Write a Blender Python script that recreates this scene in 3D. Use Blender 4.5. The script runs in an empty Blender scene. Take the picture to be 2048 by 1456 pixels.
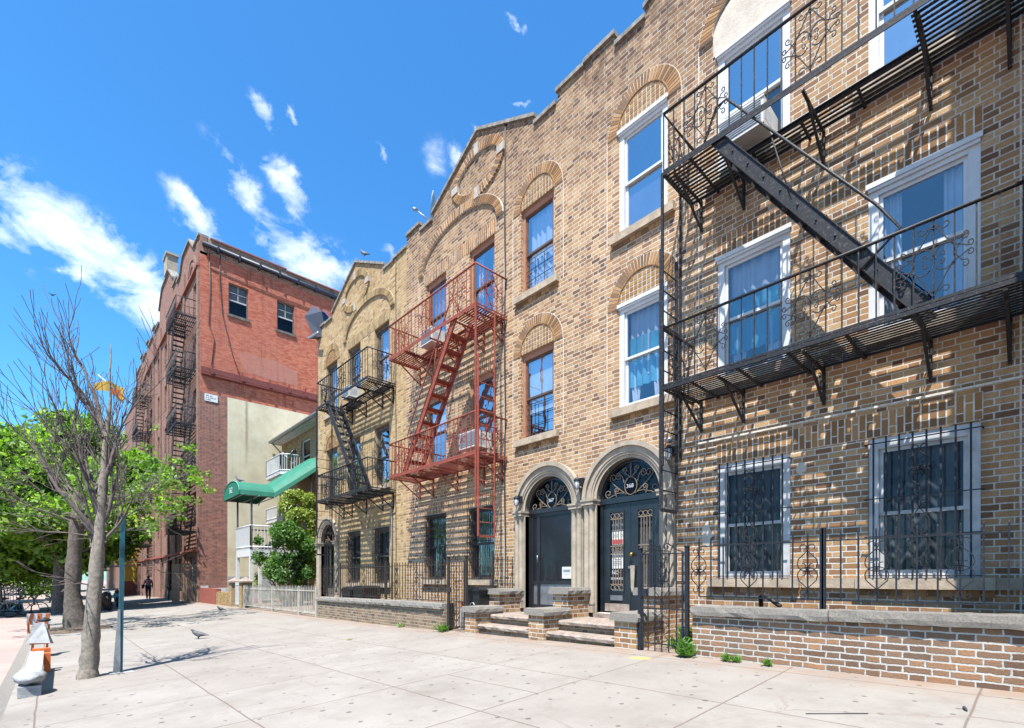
import bpy, bmesh, math, random
import numpy as np
from mathutils import Vector, Matrix, noise as mnoise
random.seed(7)
PI = math.pi
S = bpy.context.scene
COL = S.collection
E = 1.3            # eye height above the sidewalk under the camera; z values written "E + h" are heights from eye level
FX = 7.3           # plane of the row-house fronts
WX = 6.0           # plane of the garden walls

# ------------------------------------------------------------------ materials
K = .62
def kc(c): return tuple(x * K for x in c)
def ks(st): return [(p, kc(c)) for p, c in st]
def new_mat(name):
    m = bpy.data.materials.new(name); m.use_nodes = True
    nt = m.node_tree; nt.nodes.clear()
    out = nt.nodes.new('ShaderNodeOutputMaterial')
    b = nt.nodes.new('ShaderNodeBsdfPrincipled')
    nt.links.new(b.outputs[0], out.inputs[0])
    return m, nt, b, out

class G:
    """tiny node-graph helper"""
    def __init__(s, nt): s.nt = nt
    def n(s, t, **kw):
        x = s.nt.nodes.new(t)
        for k, v in kw.items(): setattr(x, k, v)
        return x
    def put(s, inp, v):
        if isinstance(v, bpy.types.NodeSocket): s.nt.links.new(v, inp)
        elif isinstance(v, (tuple, list)) and len(v) == 3 and inp.type == 'RGBA': inp.default_value = (*v, 1)
        else: inp.default_value = v
    def m(s, op, a, b=None, c=None, clamp=False):
        x = s.n('ShaderNodeMath', operation=op, use_clamp=clamp); s.put(x.inputs[0], a)
        if b is not None: s.put(x.inputs[1], b)
        if c is not None: s.put(x.inputs[2], c)
        return x.outputs[0]
    def v(s, op, a, b=None, scale=None):
        x = s.n('ShaderNodeVectorMath', operation=op); s.put(x.inputs[0], a)
        if b is not None: s.put(x.inputs[1], b)
        if scale is not None: s.put(x.inputs[3], scale)
        return x.outputs['Value'] if op in ('DOT_PRODUCT', 'LENGTH') else x.outputs[0]
    def noise(s, vec, scale, detail=3, rough=.55, out='Fac', dist=0):
        x = s.n('ShaderNodeTexNoise'); s.put(x.inputs['Vector'], vec); s.put(x.inputs['Scale'], scale)
        s.put(x.inputs['Detail'], detail); s.put(x.inputs['Roughness'], rough); s.put(x.inputs['Distortion'], dist)
        return x.outputs[out]
    def ramp(s, fac, stops, interp='LINEAR'):
        x = s.n('ShaderNodeValToRGB'); x.color_ramp.interpolation = interp
        els = x.color_ramp.elements
        while len(els) < len(stops): els.new(.5)
        for e, (p, c) in zip(els, stops):
            e.position = p; e.color = (*c, 1) if len(c) == 3 else c
        s.put(x.inputs[0], fac); return x.outputs[0]
    def mix(s, f, a, b, blend='MIX'):
        x = s.n('ShaderNodeMix', data_type='RGBA', blend_type=blend)
        s.put(x.inputs[0], f); s.put(x.inputs[6], a); s.put(x.inputs[7], b); return x.outputs[2]
    def mr(s, v, a, b, c=0., d=1., smooth=False):
        x = s.n('ShaderNodeMapRange'); x.interpolation_type = 'SMOOTHSTEP' if smooth else 'LINEAR'
        for i, q in enumerate((v, a, b, c, d)): s.put(x.inputs[i], q)
        return x.outputs[0]
    def pos(s): return s.n('ShaderNodeNewGeometry').outputs['Position']
    def bump(s, h, strength, dist):
        x = s.n('ShaderNodeBump'); s.put(x.inputs['Height'], h); s.put(x.inputs['Strength'], strength); s.put(x.inputs['Distance'], dist)
        return x.outputs[0]

def simple(name, col, rough=.6, metal=0., vary=.15, nscale=6., bump=0., spec=.5, col2=None):
    col = kc(col); col2 = kc(col2) if col2 else None
    m, nt, b, out = new_mat(name); g = G(nt); p = g.pos()
    n = g.noise(p, nscale, 4, .6)
    c2 = col2 or tuple(max(0, c * (1 - vary * 1.6)) for c in col)
    c1 = tuple(min(1, c * (1 + vary)) for c in col)
    g.put(b.inputs['Base Color'], g.ramp(n, [(.3, c2), (.7, c1)]))
    b.inputs['Roughness'].default_value = rough; b.inputs['Metallic'].default_value = metal
    b.inputs['Specular IOR Level'].default_value = spec
    if bump:
        g.put(b.inputs['Normal'], g.bump(g.noise(p, nscale * 6, 4, .6), bump, .01))
    return m

def brick_mat(name, stops, mortar, h=.0745, U=.305, sw=.64, mo=.0130, dirt=(.5, .4, .3), dirt_z=None, rough=.85, wob=.006, bond=True, fade=1., vert=False, scale2=.35, bumpd=.008, runs=.5, patch=None):
    stops = ks(stops); mortar = kc(mortar); dirt = kc(dirt)
    m, nt, b, out = new_mat(name); g = G(nt)
    geo = g.n('ShaderNodeNewGeometry'); p = geo.outputs['Position']
    sp = g.n('ShaderNodeSeparateXYZ'); g.put(sp.inputs[0], p)
    sn = g.n('ShaderNodeSeparateXYZ'); g.put(sn.inputs[0], geo.outputs['True Normal'])
    ax = g.m('GREATER_THAN', g.m('ABSOLUTE', sn.outputs[0]), .6)
    u0 = g.m('ADD', g.m('MULTIPLY', sp.outputs[1], ax), g.m('MULTIPLY', sp.outputs[0], g.m('SUBTRACT', 1., ax)))
    wn = g.noise(p, 9., 3, .6, out='Color'); ws = g.n('ShaderNodeSeparateColor'); g.put(ws.inputs[0], wn)
    u = g.m('ADD', u0, g.m('MULTIPLY', g.m('SUBTRACT', ws.outputs[0], .5), wob * 2))
    z = g.m('ADD', sp.outputs[2], g.m('MULTIPLY', g.m('SUBTRACT', ws.outputs[1], .5), wob * 1.6))
    zz = g.m('DIVIDE', g.m('ADD', z, 5.), h); row = g.m('FLOOR', zz); rf = g.m('MULTIPLY', g.m('FRACT', zz), h)
    sh = g.m('MULTIPLY', g.m('MODULO', row, 2.), .5)
    uu = g.m('ADD', g.m('DIVIDE', g.m('ADD', u, 50.), U), sh)
    cell = g.m('FLOOR', uu); f = g.m('MULTIPLY', g.m('FRACT', uu), U)
    if bond:
        s_ = sw * U; hf = g.m('GREATER_THAN', f, s_)
        dv = g.m('MINIMUM', g.m('MINIMUM', f, g.m('ABSOLUTE', g.m('SUBTRACT', f, s_))), g.m('SUBTRACT', U, f))
    else:
        hf = 0.; dv = g.m('MINIMUM', f, g.m('SUBTRACT', U, f))
    dh = g.m('MINIMUM', rf, g.m('SUBTRACT', h, rf)); d = g.m('MINIMUM', dv, dh)
    n3 = g.noise(p, 40., 3, .7)
    d = g.m('ADD', d, g.m('MULTIPLY', g.m('SUBTRACT', n3, .5), mo * .7))
    mask = g.mr(d, mo * .42, mo * .72, 0, 1, True)
    idv = g.n('ShaderNodeCombineXYZ'); g.put(idv.inputs[0], g.m('ADD', g.m('MULTIPLY', cell, 2.), hf)); g.put(idv.inputs[1], row); g.put(idv.inputs[2], ax)
    wh = g.n('ShaderNodeTexWhiteNoise'); g.put(wh.inputs[0], idv.outputs[0])
    bc = g.ramp(wh.outputs[0], stops)
    bc = g.mix(g.mr(g.noise(p, 55., 4, .7), .3, .7, 0, .45), bc, (stops[0][1][0] * .8, stops[0][1][1] * .8, stops[0][1][2] * .8))
    big = g.noise(p, scale2, 5, .65)
    bc = g.mix(g.mr(big, .42, .68, 0, .55), bc, dirt)
    mc = g.mix(g.mr(g.noise(p, 3., 4, .7), .35, .75, 0, .55), mortar, tuple(c * .45 for c in mortar))
    mask2 = mask
    if fade < 1: mask2 = g.m('ADD', g.m('MULTIPLY', mask, fade), 1 - fade)
    c = g.mix(mask2, mc, bc)
    if dirt_z:
        z0, z1, dc, amt = dirt_z
        k = g.m('MULTIPLY', g.mr(g.m('ADD', sp.outputs[2], g.m('MULTIPLY', g.m('SUBTRACT', g.noise(p, .8, 5, .7), .5), 3.)), z0, z1, 0, 1), amt)
        c = g.mix(g.m('MULTIPLY', k, g.mr(g.noise(p, 5., 4, .7), .35, .6, .3, 1)), c, dc, 'MULTIPLY')
    mp = g.n('ShaderNodeMapping'); mp.inputs['Scale'].default_value = (1, 1, .09); g.put(mp.inputs[0], p)
    run = g.m('MULTIPLY', g.mr(g.noise(mp.outputs[0], 3.2, 5, .7), .50, .72, 0, 1), g.mr(g.noise(p, .45, 3), .4, .6, .15, runs))
    c = g.mix(run, c, (.42, .36, .33), 'MULTIPLY')
    g.put(b.inputs['Base Color'], c)
    b.inputs['Roughness'].default_value = rough; b.inputs['Specular IOR Level'].default_value = .25
    hgt = g.m('ADD', mask, g.m('MULTIPLY', n3, .5))
    g.put(b.inputs['Normal'], g.bump(hgt, .8, bumpd))
    return m

def island_mat(name, stops, rough=.85, bump=.4, fine=None):
    """each loose piece of the mesh gets its own tone (voussoirs, soldier bricks, leaves)"""
    stops = ks(stops)
    m, nt, b, out = new_mat(name); g = G(nt)
    geo = g.n('ShaderNodeNewGeometry')
    c = g.ramp(geo.outputs['Random Per Island'], stops)
    n = g.noise(geo.outputs['Position'], 50., 4, .7)
    c = g.mix(g.mr(n, .3, .7, 0, .4), c, tuple(k * .6 for k in stops[0][1]))
    g.put(b.inputs['Base Color'], c); b.inputs['Roughness'].default_value = rough
    b.inputs['Specular IOR Level'].default_value = .25
    if bump: g.put(b.inputs['Normal'], g.bump(n, bump, .006))
    return m

def leaf_mat(name, stops, trans=.35):
    m, nt, b, out = new_mat(name); g = G(nt)
    geo = g.n('ShaderNodeNewGeometry')
    c = g.ramp(geo.outputs['Random Per Island'], stops)
    c = g.mix(g.mr(g.noise(geo.outputs['Position'], 1.1, 2), .35, .65, 0, .5), c, stops[0][1])
    g.put(b.inputs['Base Color'], c); b.inputs['Roughness'].default_value = .55
    t = g.n('ShaderNodeBsdfTranslucent')
    x = g.n('ShaderNodeMix', data_type='RGBA', blend_type='MULTIPLY'); x.inputs[0].default_value = 1
    g.put(x.inputs[6], c); x.inputs[7].default_value = (1.6, 1.8, .6, 1); g.put(t.inputs[0], x.outputs[2])
    ms = g.n('ShaderNodeMixShader'); ms.inputs[0].default_value = trans
    nt.links.new(b.outputs[0], ms.inputs[1]); nt.links.new(t.outputs[0], ms.inputs[2]); nt.links.new(ms.outputs[0], out.inputs[0])
    return m

def glass_mat(name, gloss=.35, tint=(.8, .85, .9), rough=.02, gcol=(.95, .97, 1)):
    m, nt, b, out = new_mat(name); g = G(nt); nt.nodes.remove(b)
    gl = g.n('ShaderNodeBsdfGlossy'); gl.inputs['Color'].default_value = (*gcol, 1); gl.inputs['Roughness'].default_value = rough
    g.put(gl.inputs['Normal'], g.bump(g.noise(g.pos(), 2.2, 2), .22, .03))
    tr = g.n('ShaderNodeBsdfTransparent'); tr.inputs[0].default_value = (*tint, 1)
    lw = g.n('ShaderNodeLayerWeight'); lw.inputs[0].default_value = .35
    f = g.mr(lw.outputs['Fresnel'], 0, 1, gloss, gloss + .36)
    ms = g.n('ShaderNodeMixShader'); g.put(ms.inputs[0], f)
    nt.links.new(tr.outputs[0], ms.inputs[1]); nt.links.new(gl.outputs[0], ms.inputs[2]); nt.links.new(ms.outputs[0], out.inputs[0])
    return m

def iron_mat(name, col, chip, rough=.45):
    m, nt, b, out = new_mat(name); g = G(nt); p = g.pos()
    n = g.noise(p, 35., 5, .7)
    c = g.mix(g.mr(n, .55, .68, 0, .8), col, chip)
    c = g.mix(g.mr(g.noise(p, 2.5, 4), .45, .7, 0, .4), c, tuple(k * .5 for k in col))
    g.put(b.inputs['Base Color'], c); g.put(b.inputs['Roughness'], g.mr(n, .3, .7, rough, rough + .25))
    b.inputs['Specular IOR Level'].default_value = .28
    g.put(b.inputs['Normal'], g.bump(n, .35, .003))
    return m

M = {}
BR = [(0, (.17, .082, .045)), (.14, (.34, .175, .088)), (.4, (.52, .285, .130)), (.75, (.68, .395, .180)), (1, (.78, .52, .28))]
M['brick'] = brick_mat('tan flemish brick', BR, (.78, .74, .66), dirt=(.38, .205, .10), dirt_z=(7.9, 10.9, (.36, .32, .31), 1.))
M['brickB'] = brick_mat('tan flemish brick weathered', BR, (.76, .70, .59), dirt=(.44, .25, .12), dirt_z=(8.6, 11.3, (.42, .37, .35), 1.))
BA = [(0, (.30, .18, .08)), (.2, (.50, .32, .15)), (.5, (.62, .41, .19)), (.78, (.68, .48, .24)), (1, (.72, .55, .31))]
M['brickA'] = brick_mat('yellow flemish brick', BA, (.66, .55, .39), dirt=(.48, .32, .16), mo=.011, dirt_z=(9.6, 12., (.6, .55, .5), .8))
M['bricklow'] = brick_mat('garden wall brick', [(0, (.19, .115, .075)), (.3, (.30, .175, .105)), (.6, (.40, .225, .13)), (.85, (.52, .27, .14)), (1, (.60, .31, .16))], (.72, .69, .64), h=.069, U=.345, mo=.015, wob=.013, dirt=(.24, .17, .12), scale2=1.2, bumpd=.012)
M['bricklowA'] = brick_mat('far garden wall brick', [(0, (.17, .11, .07)), (.3, (.30, .20, .12)), (.6, (.40, .27, .16)), (1, (.50, .36, .22))], (.55, .50, .42), h=.069, U=.345, mo=.012, wob=.008, dirt=(.22, .16, .11), scale2=1., bumpd=.012)
M['voussoir'] = island_mat('arch brick', [(0, (.22, .13, .065)), (.4, (.38, .19, .08)), (.75, (.52, .27, .11)), (1, (.64, .37, .17))])
M['voussoirA'] = island_mat('yellow arch brick', [(0, (.28, .18, .09)), (.4, (.45, .30, .14)), (1, (.62, .44, .22))])
M['tile'] = island_mat('square tile brick', [(0, (.30, .15, .055)), (.5, (.46, .25, .085)), (1, (.56, .33, .13))])
M['mortar'] = simple('mortar', (.80, .74, .65), .9, vary=.2, nscale=14, bump=.5)
M['mortarA'] = simple('dull mortar', (.46, .38, .26), .9, vary=.2, nscale=14, bump=.5)
M['stone'] = simple('cast stone', (.47, .39, .30), .85, vary=.16, nscale=5, bump=.4)
M['sill'] = simple('sill stone', (.52, .41, .30), .85, vary=.22, nscale=6, bump=.4)
M['coping'] = simple('grey coping stone', (.36, .325, .285), .9, vary=.22, nscale=55, bump=1.2)
M['parapet_cap'] = simple('weathered parapet cap', (.30, .275, .24), .9, vary=.35, nscale=9, bump=.6)
M['keystone'] = simple('pale keystone', (.50, .45, .39), .85, vary=.15, nscale=9, bump=.3)
M['step'] = simple('brown step stone', (.38, .30, .25), .85, vary=.25, nscale=9, bump=.6)
M['black'] = iron_mat('black painted iron', (.014, .014, .017), (.10, .085, .075))
M['blackfence'] = iron_mat('black fence paint', (.012, .015, .022), (.06, .055, .055), .35)
M['brownfence'] = iron_mat('brown black fence paint', (.028, .022, .02), (.09, .07, .055), .5)
M['red'] = iron_mat('red oxide painted iron', (.21, .048, .032), (.36, .15, .10), .65)
M['white'] = simple('white paint', (.78, .79, .80), .45, vary=.06, nscale=8)
M['whitedirty'] = simple('grimy white paint', (.66, .67, .68), .55, vary=.2, nscale=5)
M['fencewhite'] = simple('aged cream fence paint', (.56, .53, .47), .6, vary=.2, nscale=4)
M['orangewood'] = simple('orange brown painted wood', (.50, .22, .12), .55, vary=.15, nscale=5)
M['brownwood'] = simple('dark brown painted wood', (.12, .075, .055), .6, vary=.3, nscale=5)
M['greywood'] = simple('grey brown frame paint', (.16, .13, .11), .6, vary=.3, nscale=5)
M['stucco_white'] = simple('cream stucco', (.68, .60, .50), .9, vary=.12, nscale=4, bump=.5)
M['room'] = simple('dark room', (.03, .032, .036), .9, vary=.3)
M['curtain'] = simple('white sheer curtain', (.62, .66, .72), .9, vary=.1, nscale=2)
M['curtainblue'] = simple('light blue curtain', (.10, .42, .58), .9, vary=.2, nscale=3)
M['curtaindark'] = simple('grey curtain', (.24, .25, .27), .9, vary=.4, nscale=3)
M['screen'] = simple('grey insect screen', (.12, .12, .15), .9, vary=.2, nscale=3)
M['blind'] = simple('beige roller blind', (.45, .40, .32), .9, vary=.1)
M['glass'] = glass_mat('window glass', .14)
M['glassdark'] = glass_mat('dark ground floor glass', .02, (.6, .63, .66), .04, (.45, .5, .55))
M['doorblack'] = simple('blue black door paint', (.016, .024, .032), .32, vary=.25, nscale=4)
M['doordark'] = simple('dark bronze door metal', (.022, .022, .028), .35, vary=.2, nscale=4)
M['mesh'] = simple('perforated screen', (.15, .14, .13), .55, vary=.4, nscale=3)
M['brass'] = simple('brass', (.65, .42, .10), .3, .9, vary=.15)
M['bronze'] = iron_mat('bronze grille', (.16, .12, .085), (.30, .24, .18), .4)
M['galv'] = simple('galvanised steel', (.42, .44, .47), .4, .7, vary=.2)
M['ac'] = simple('air conditioner casing', (.72, .71, .68), .5, vary=.08)
M['acgrille'] = simple('air conditioner grille', (.38, .42, .48), .5, vary=.15, nscale=20)
M['cable'] = simple('cable', (.05, .05, .05), .6)
M['paper'] = simple('paper', (.80, .82, .82), .8, vary=.04)
M['papertext'] = simple('print ink', (.06, .07, .08), .7)
M['redink'] = simple('red ink', (.62, .05, .06), .6)
M['greenawn'] = simple('green canvas', (.01, .20, .125), .7, vary=.12, nscale=3)
M['greenedge'] = simple('green canvas piping', (.12, .42, .33), .7)
M['leafA'] = leaf_mat('street tree leaves', [(0, (.04, .10, .01)), (.3, (.10, .20, .02)), (.65, (.16, .29, .03)), (1, (.30, .43, .07))], .5)
M['leafB'] = leaf_mat('bush leaves', [(0, (.02, .06, .01)), (.5, (.06, .15, .02)), (1, (.16, .28, .05))], .35)
M['leafC'] = leaf_mat('yellow green leaves', [(0, (.12, .17, .02)), (.5, (.22, .27, .04)), (1, (.36, .40, .09))], .3)
M['leafW'] = leaf_mat('weed leaves', [(0, (.05, .13, .02)), (.5, (.13, .28, .05)), (1, (.30, .46, .12))], .3)
M['bark'] = simple('grey bark', (.17, .14, .118), .95, vary=.35, nscale=16, bump=1.5, col2=(.07, .058, .05))
M['barkpale'] = simple('pale speckled bark', (.37, .32, .265), .95, vary=.3, nscale=22, bump=1.5, col2=(.20, .17, .14))
M['barkdark'] = simple('dark bark', (.17, .135, .115), .95, vary=.4, nscale=14, bump=1.5)
M['twig'] = simple('twig bark', (.17, .135, .12), .9, vary=.3, nscale=20)
M['teal'] = simple('teal painted pole', (.008, .10, .14), .45, vary=.2, nscale=3)
M['rubber'] = simple('black rubber', (.02, .02, .02), .7)
M['bin'] = simple('black bin plastic', (.02, .021, .024), .45, vary=.2)
M['orange'] = simple('safety orange', (.75, .17, .03), .6, vary=.15, nscale=9)
M['sandbag'] = simple('grey sandbag cloth', (.42, .43, .44), .9, vary=.2, nscale=9, bump=.6)
M['chrome'] = simple('metal chrome', (.5, .5, .52), .25, 1.)
M['dish'] = simple('dish paint', (.62, .63, .63), .5, vary=.06)
M['navy'] = simple('dark blue cover', (.012, .02, .05), .5, vary=.3)
M['blue'] = simple('blue cover', (.01, .10, .32), .5, vary=.2)
M['yellow'] = simple('yellow paint', (.80, .48, .05), .7, vary=.1)
M['skin'] = simple('brown skin', (.20, .11, .07), .6)
M['hair'] = simple('black hair', (.01, .01, .01), .6)
M['pink'] = simple('pink cotton', (.85, .30, .38), .9)
M['denim'] = simple('dark denim', (.03, .05, .10), .9)
M['pigeon'] = simple('pigeon feathers', (.10, .105, .12), .6, vary=.5, nscale=30)
M['soil'] = simple('soil and litter', (.17, .12, .08), .95, vary=.5, nscale=18, bump=1.5)
M['redbrick'] = brick_mat('dark red brick', [(0, (.17, .07, .055)), (.3, (.33, .11, .075)), (.6, (.44, .14, .09)), (1, (.54, .22, .14))], (.45, .36, .31), h=.075, U=.30, mo=.011, dirt=(.22, .10, .08), wob=.004)
M['redfront'] = brick_mat('brown red front brick', [(0, (.20, .09, .065)), (.4, (.36, .165, .115)), (1, (.50, .27, .19))], (.42, .33, .28), h=.075, U=.30, mo=.011, dirt=(.30, .17, .13), wob=.004)
M['redpaint'] = brick_mat('red painted brick', [(0, (.50, .12, .065)), (.5, (.70, .215, .125)), (1, (.80, .30, .18))], (.42, .12, .075), h=.075, U=.22, bond=False, mo=.010, dirt=(.52, .21, .17), wob=.008, fade=.75, scale2=.22, bumpd=.02, runs=.75)
M['redpatch'] = brick_mat('faded painted brick', [(0, (.56, .22, .16)), (1, (.68, .28, .20))], (.44, .16, .12), h=.075, U=.22, bond=False, mo=.010, dirt=(.5, .25, .2), wob=.008, fade=.7, bumpd=.02)
M['darktop'] = brick_mat('parapet brick', [(0, (.18, .09, .06)), (.5, (.34, .17, .11)), (1, (.48, .30, .20))], (.55, .48, .40), h=.09, U=.26, bond=False, mo=.014)
M['stucco'] = None
M['beam'] = simple('oxide red steel', (.22, .045, .03), .6, vary=.2)
M['yellowbrick'] = brick_mat('golden brick', [(0, (.30, .17, .06)), (.5, (.46, .28, .10)), (1, (.60, .40, .17))], (.50, .42, .30), h=.07, U=.21, bond=False, mo=.009)
M['tar'] = simple('roofing', (.08, .08, .08), .9)
M['clay'] = simple('oxide painted wall', (.36, .09, .06), .8, vary=.15)

def stucco_mat():
    m, nt, b, out = new_mat('stained cream stucco'); g = G(nt); p = g.pos()
    sp = g.n('ShaderNodeSeparateXYZ'); g.put(sp.inputs[0], p)
    c = g.ramp(g.noise(p, .9, 6, .65), [(.3, (0.382, 0.324, 0.216)), (.55, (0.473, 0.415, 0.290)), (.75, (0.515, 0.465, 0.349))])
    mp = g.n('ShaderNodeMapping'); mp.inputs['Scale'].default_value = (2.2, 1, .12); g.put(mp.inputs[0], p)
    st = g.mr(g.noise(mp.outputs[0], 1.6, 4, .7), .58, .75, 0, .55)
    c = g.mix(st, c, (0.315, 0.232, 0.133))
    # rust run below the beam
    dx = g.m('ABSOLUTE', g.m('SUBTRACT', sp.outputs[0], 8.35))
    run = g.m('MULTIPLY', g.mr(g.m('ADD', dx, g.m('MULTIPLY', g.noise(p, 5., 3), .1)), .05, .17, 1, 0), g.mr(sp.outputs[2], 7.6, 9.5, 0, 1))
    c = g.mix(g.m('MULTIPLY', run, .7), c, (0.166, 0.108, 0.050))
    g.put(b.inputs['Base Color'], c); b.inputs['Roughness'].default_value = .9
    g.put(b.inputs['Normal'], g.bump(g.noise(p, 12., 5), .3, .01))
    return m
M['stucco'] = stucco_mat()

def sidewalk_mat():
    m, nt, b, out = new_mat('concrete sidewalk'); g = G(nt); p = g.pos()
    sp = g.n('ShaderNodeSeparateXYZ'); g.put(sp.inputs[0], p)
    wob = g.m('MULTIPLY', g.m('SUBTRACT', g.noise(p, 1.3, 4), .5), .035)
    def joint(c, off, step):
        q = g.m('DIVIDE', g.m('ADD', g.m('SUBTRACT', c, off), wob), step)
        fr = g.m('ABSOLUTE', g.m('SUBTRACT', g.m('FRACT', g.m('ADD', q, .5)), .5))
        return g.m('MULTIPLY', fr, step), g.m('FLOOR', q)
    jx, ix = joint(sp.outputs[0], 1.33, 1.46); jy, iy = joint(sp.outputs[1], .38, 1.52)
    j = g.m('MINIMUM', jx, jy)
    jx2, _a = joint(sp.outputs[0], 1.33 + .73, 1.46); idw = g.n('ShaderNodeCombineXYZ'); g.put(idw.inputs[0], iy); g.put(idw.inputs[1], ix)
    wh2 = g.n('ShaderNodeTexWhiteNoise'); g.put(wh2.inputs[0], idw.outputs[0])
    j = g.m('MINIMUM', j, g.m('ADD', jx2, g.m('MULTIPLY', g.m('LESS_THAN', wh2.outputs[0], .82), 1.)))
    jm = g.mr(j, .004, .011, 1, 0)
    idv = g.n('ShaderNodeCombineXYZ'); g.put(idv.inputs[0], ix); g.put(idv.inputs[1], iy)
    wh = g.n('ShaderNodeTexWhiteNoise'); g.put(wh.inputs[0], idv.outputs[0])
    base = g.ramp(g.noise(p, .8, 6, .7), [(.28, (0.158, 0.141, 0.124)), (.42, (0.207, 0.188, 0.169)), (.6, (0.245, 0.226, 0.205)), (.8, (0.276, 0.258, 0.235))])
    base = g.mix(g.m('MULTIPLY', wh.outputs[0], .45), base, (0.201, 0.175, 0.156))
    base = g.mix(g.m('MULTIPLY', g.mr(g.noise(p, 2.2, 7, .75, dist=.6), .50, .66, 0, 1), .42), base, (0.146, 0.122, 0.107))
    base = g.mix(g.mr(g.noise(p, 90., 3, .8), .35, .7, 0, .35), base, (0.158, 0.142, 0.130))
    # warm dirt near the wall foot
    near = g.m('MULTIPLY', g.mr(sp.outputs[0], 5.35, 6.0, 0, .85), g.mr(g.noise(p, 4., 4), .3, .6, 0, 1))
    base = g.mix(near, base, (0.198, 0.134, 0.095))
    # chewing gum spots
    vo = g.n('ShaderNodeTexVoronoi', feature='F1', voronoi_dimensions='2D'); vo.inputs['Scale'].default_value = 3.4; g.put(vo.inputs['Vector'], p)
    vs = g.n('ShaderNodeSeparateColor'); g.put(vs.inputs[0], vo.outputs['Color'])
    dd = g.m('ADD', vo.outputs['Distance'], g.m('MULTIPLY', g.noise(p, 25., 2), .03))
    rad = g.mr(vs.outputs[1], 0, 1, .04, .11)
    gum = g.m('MULTIPLY', g.m('LESS_THAN', dd, rad), g.m('GREATER_THAN', vs.outputs[0], .34))
    vo2 = g.n('ShaderNodeTexVoronoi', feature='F1', voronoi_dimensions='2D'); vo2.inputs['Scale'].default_value = 8.; g.put(vo2.inputs['Vector'], p)
    vs2 = g.n('ShaderNodeSeparateColor'); g.put(vs2.inputs[0], vo2.outputs['Color'])
    gum2 = g.m('MULTIPLY', g.m('LESS_THAN', vo2.outputs['Distance'], .085), g.m('GREATER_THAN', vs2.outputs[0], .62))
    c = g.mix(g.m('MULTIPLY', gum, .75), base, (0.067, 0.059, 0.059))
    c = g.mix(g.m('MULTIPLY', gum2, .5), c, (0.158, 0.142, 0.134))
    c = g.mix(g.m('MULTIPLY', jm, .75), c, (0.103, 0.071, 0.059))
    # cracks
    vo3 = g.n('ShaderNodeTexVoronoi', feature='DISTANCE_TO_EDGE'); vo3.inputs['Scale'].default_value = .33
    wv = g.v('ADD', p, g.v('SCALE', g.noise(p, 2., 4, out='Color'), scale=.35)); g.put(vo3.inputs['Vector'], wv)
    cr = g.m('MULTIPLY', g.mr(vo3.outputs[0], .001, .006, 1, 0), g.mr(g.noise(p, .35, 2), .46, .54, 0, .75))
    c = g.mix(cr, c, (0.174, 0.142, 0.126))
    # yellow utility mark on the slab by the black gate
    ex = g.v('SUBTRACT', p, (5.55, 3.55, 0)); es = g.n('ShaderNodeSeparateXYZ'); g.put(es.inputs[0], ex)
    el = g.m('ADD', g.m('POWER', g.m('DIVIDE', es.outputs[0], .10), 2.), g.m('POWER', g.m('DIVIDE', es.outputs[1], .16), 2.))
    ym = g.m('MULTIPLY', g.m('LESS_THAN', g.m('ADD', el, g.noise(p, 14., 3)), 1.4), .55)
    c = g.mix(ym, c, (0.474, 0.284, 0.063))
    g.put(b.inputs['Base Color'], c); b.inputs['Roughness'].default_value = .88; b.inputs['Specular IOR Level'].default_value = .25
    h = g.m('ADD', g.m('MULTIPLY', jm, -1.), g.m('MULTIPLY', g.noise(p, 70., 4), .15))
    g.put(b.inputs['Normal'], g.bump(h, .5, .008))
    return m
M['sidewalk'] = sidewalk_mat()
def road_mat():
    m, nt, b, out = new_mat('pinkish worn paving'); g = G(nt); p = g.pos()
    c = g.ramp(g.noise(p, .7, 6, .7), [(.3, (0.237, 0.170, 0.150)), (.7, (0.316, 0.237, 0.209))])
    c = g.mix(g.mr(g.noise(p, 60., 4, .8), .4, .7, 0, .35), c, (0.237, 0.174, 0.158))
    g.put(b.inputs['Base Color'], c); b.inputs['Roughness'].default_value = .9
    g.put(b.inputs['Normal'], g.bump(g.noise(p, 80., 4), .4, .01))
    return m
M['road'] = road_mat()

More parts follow.
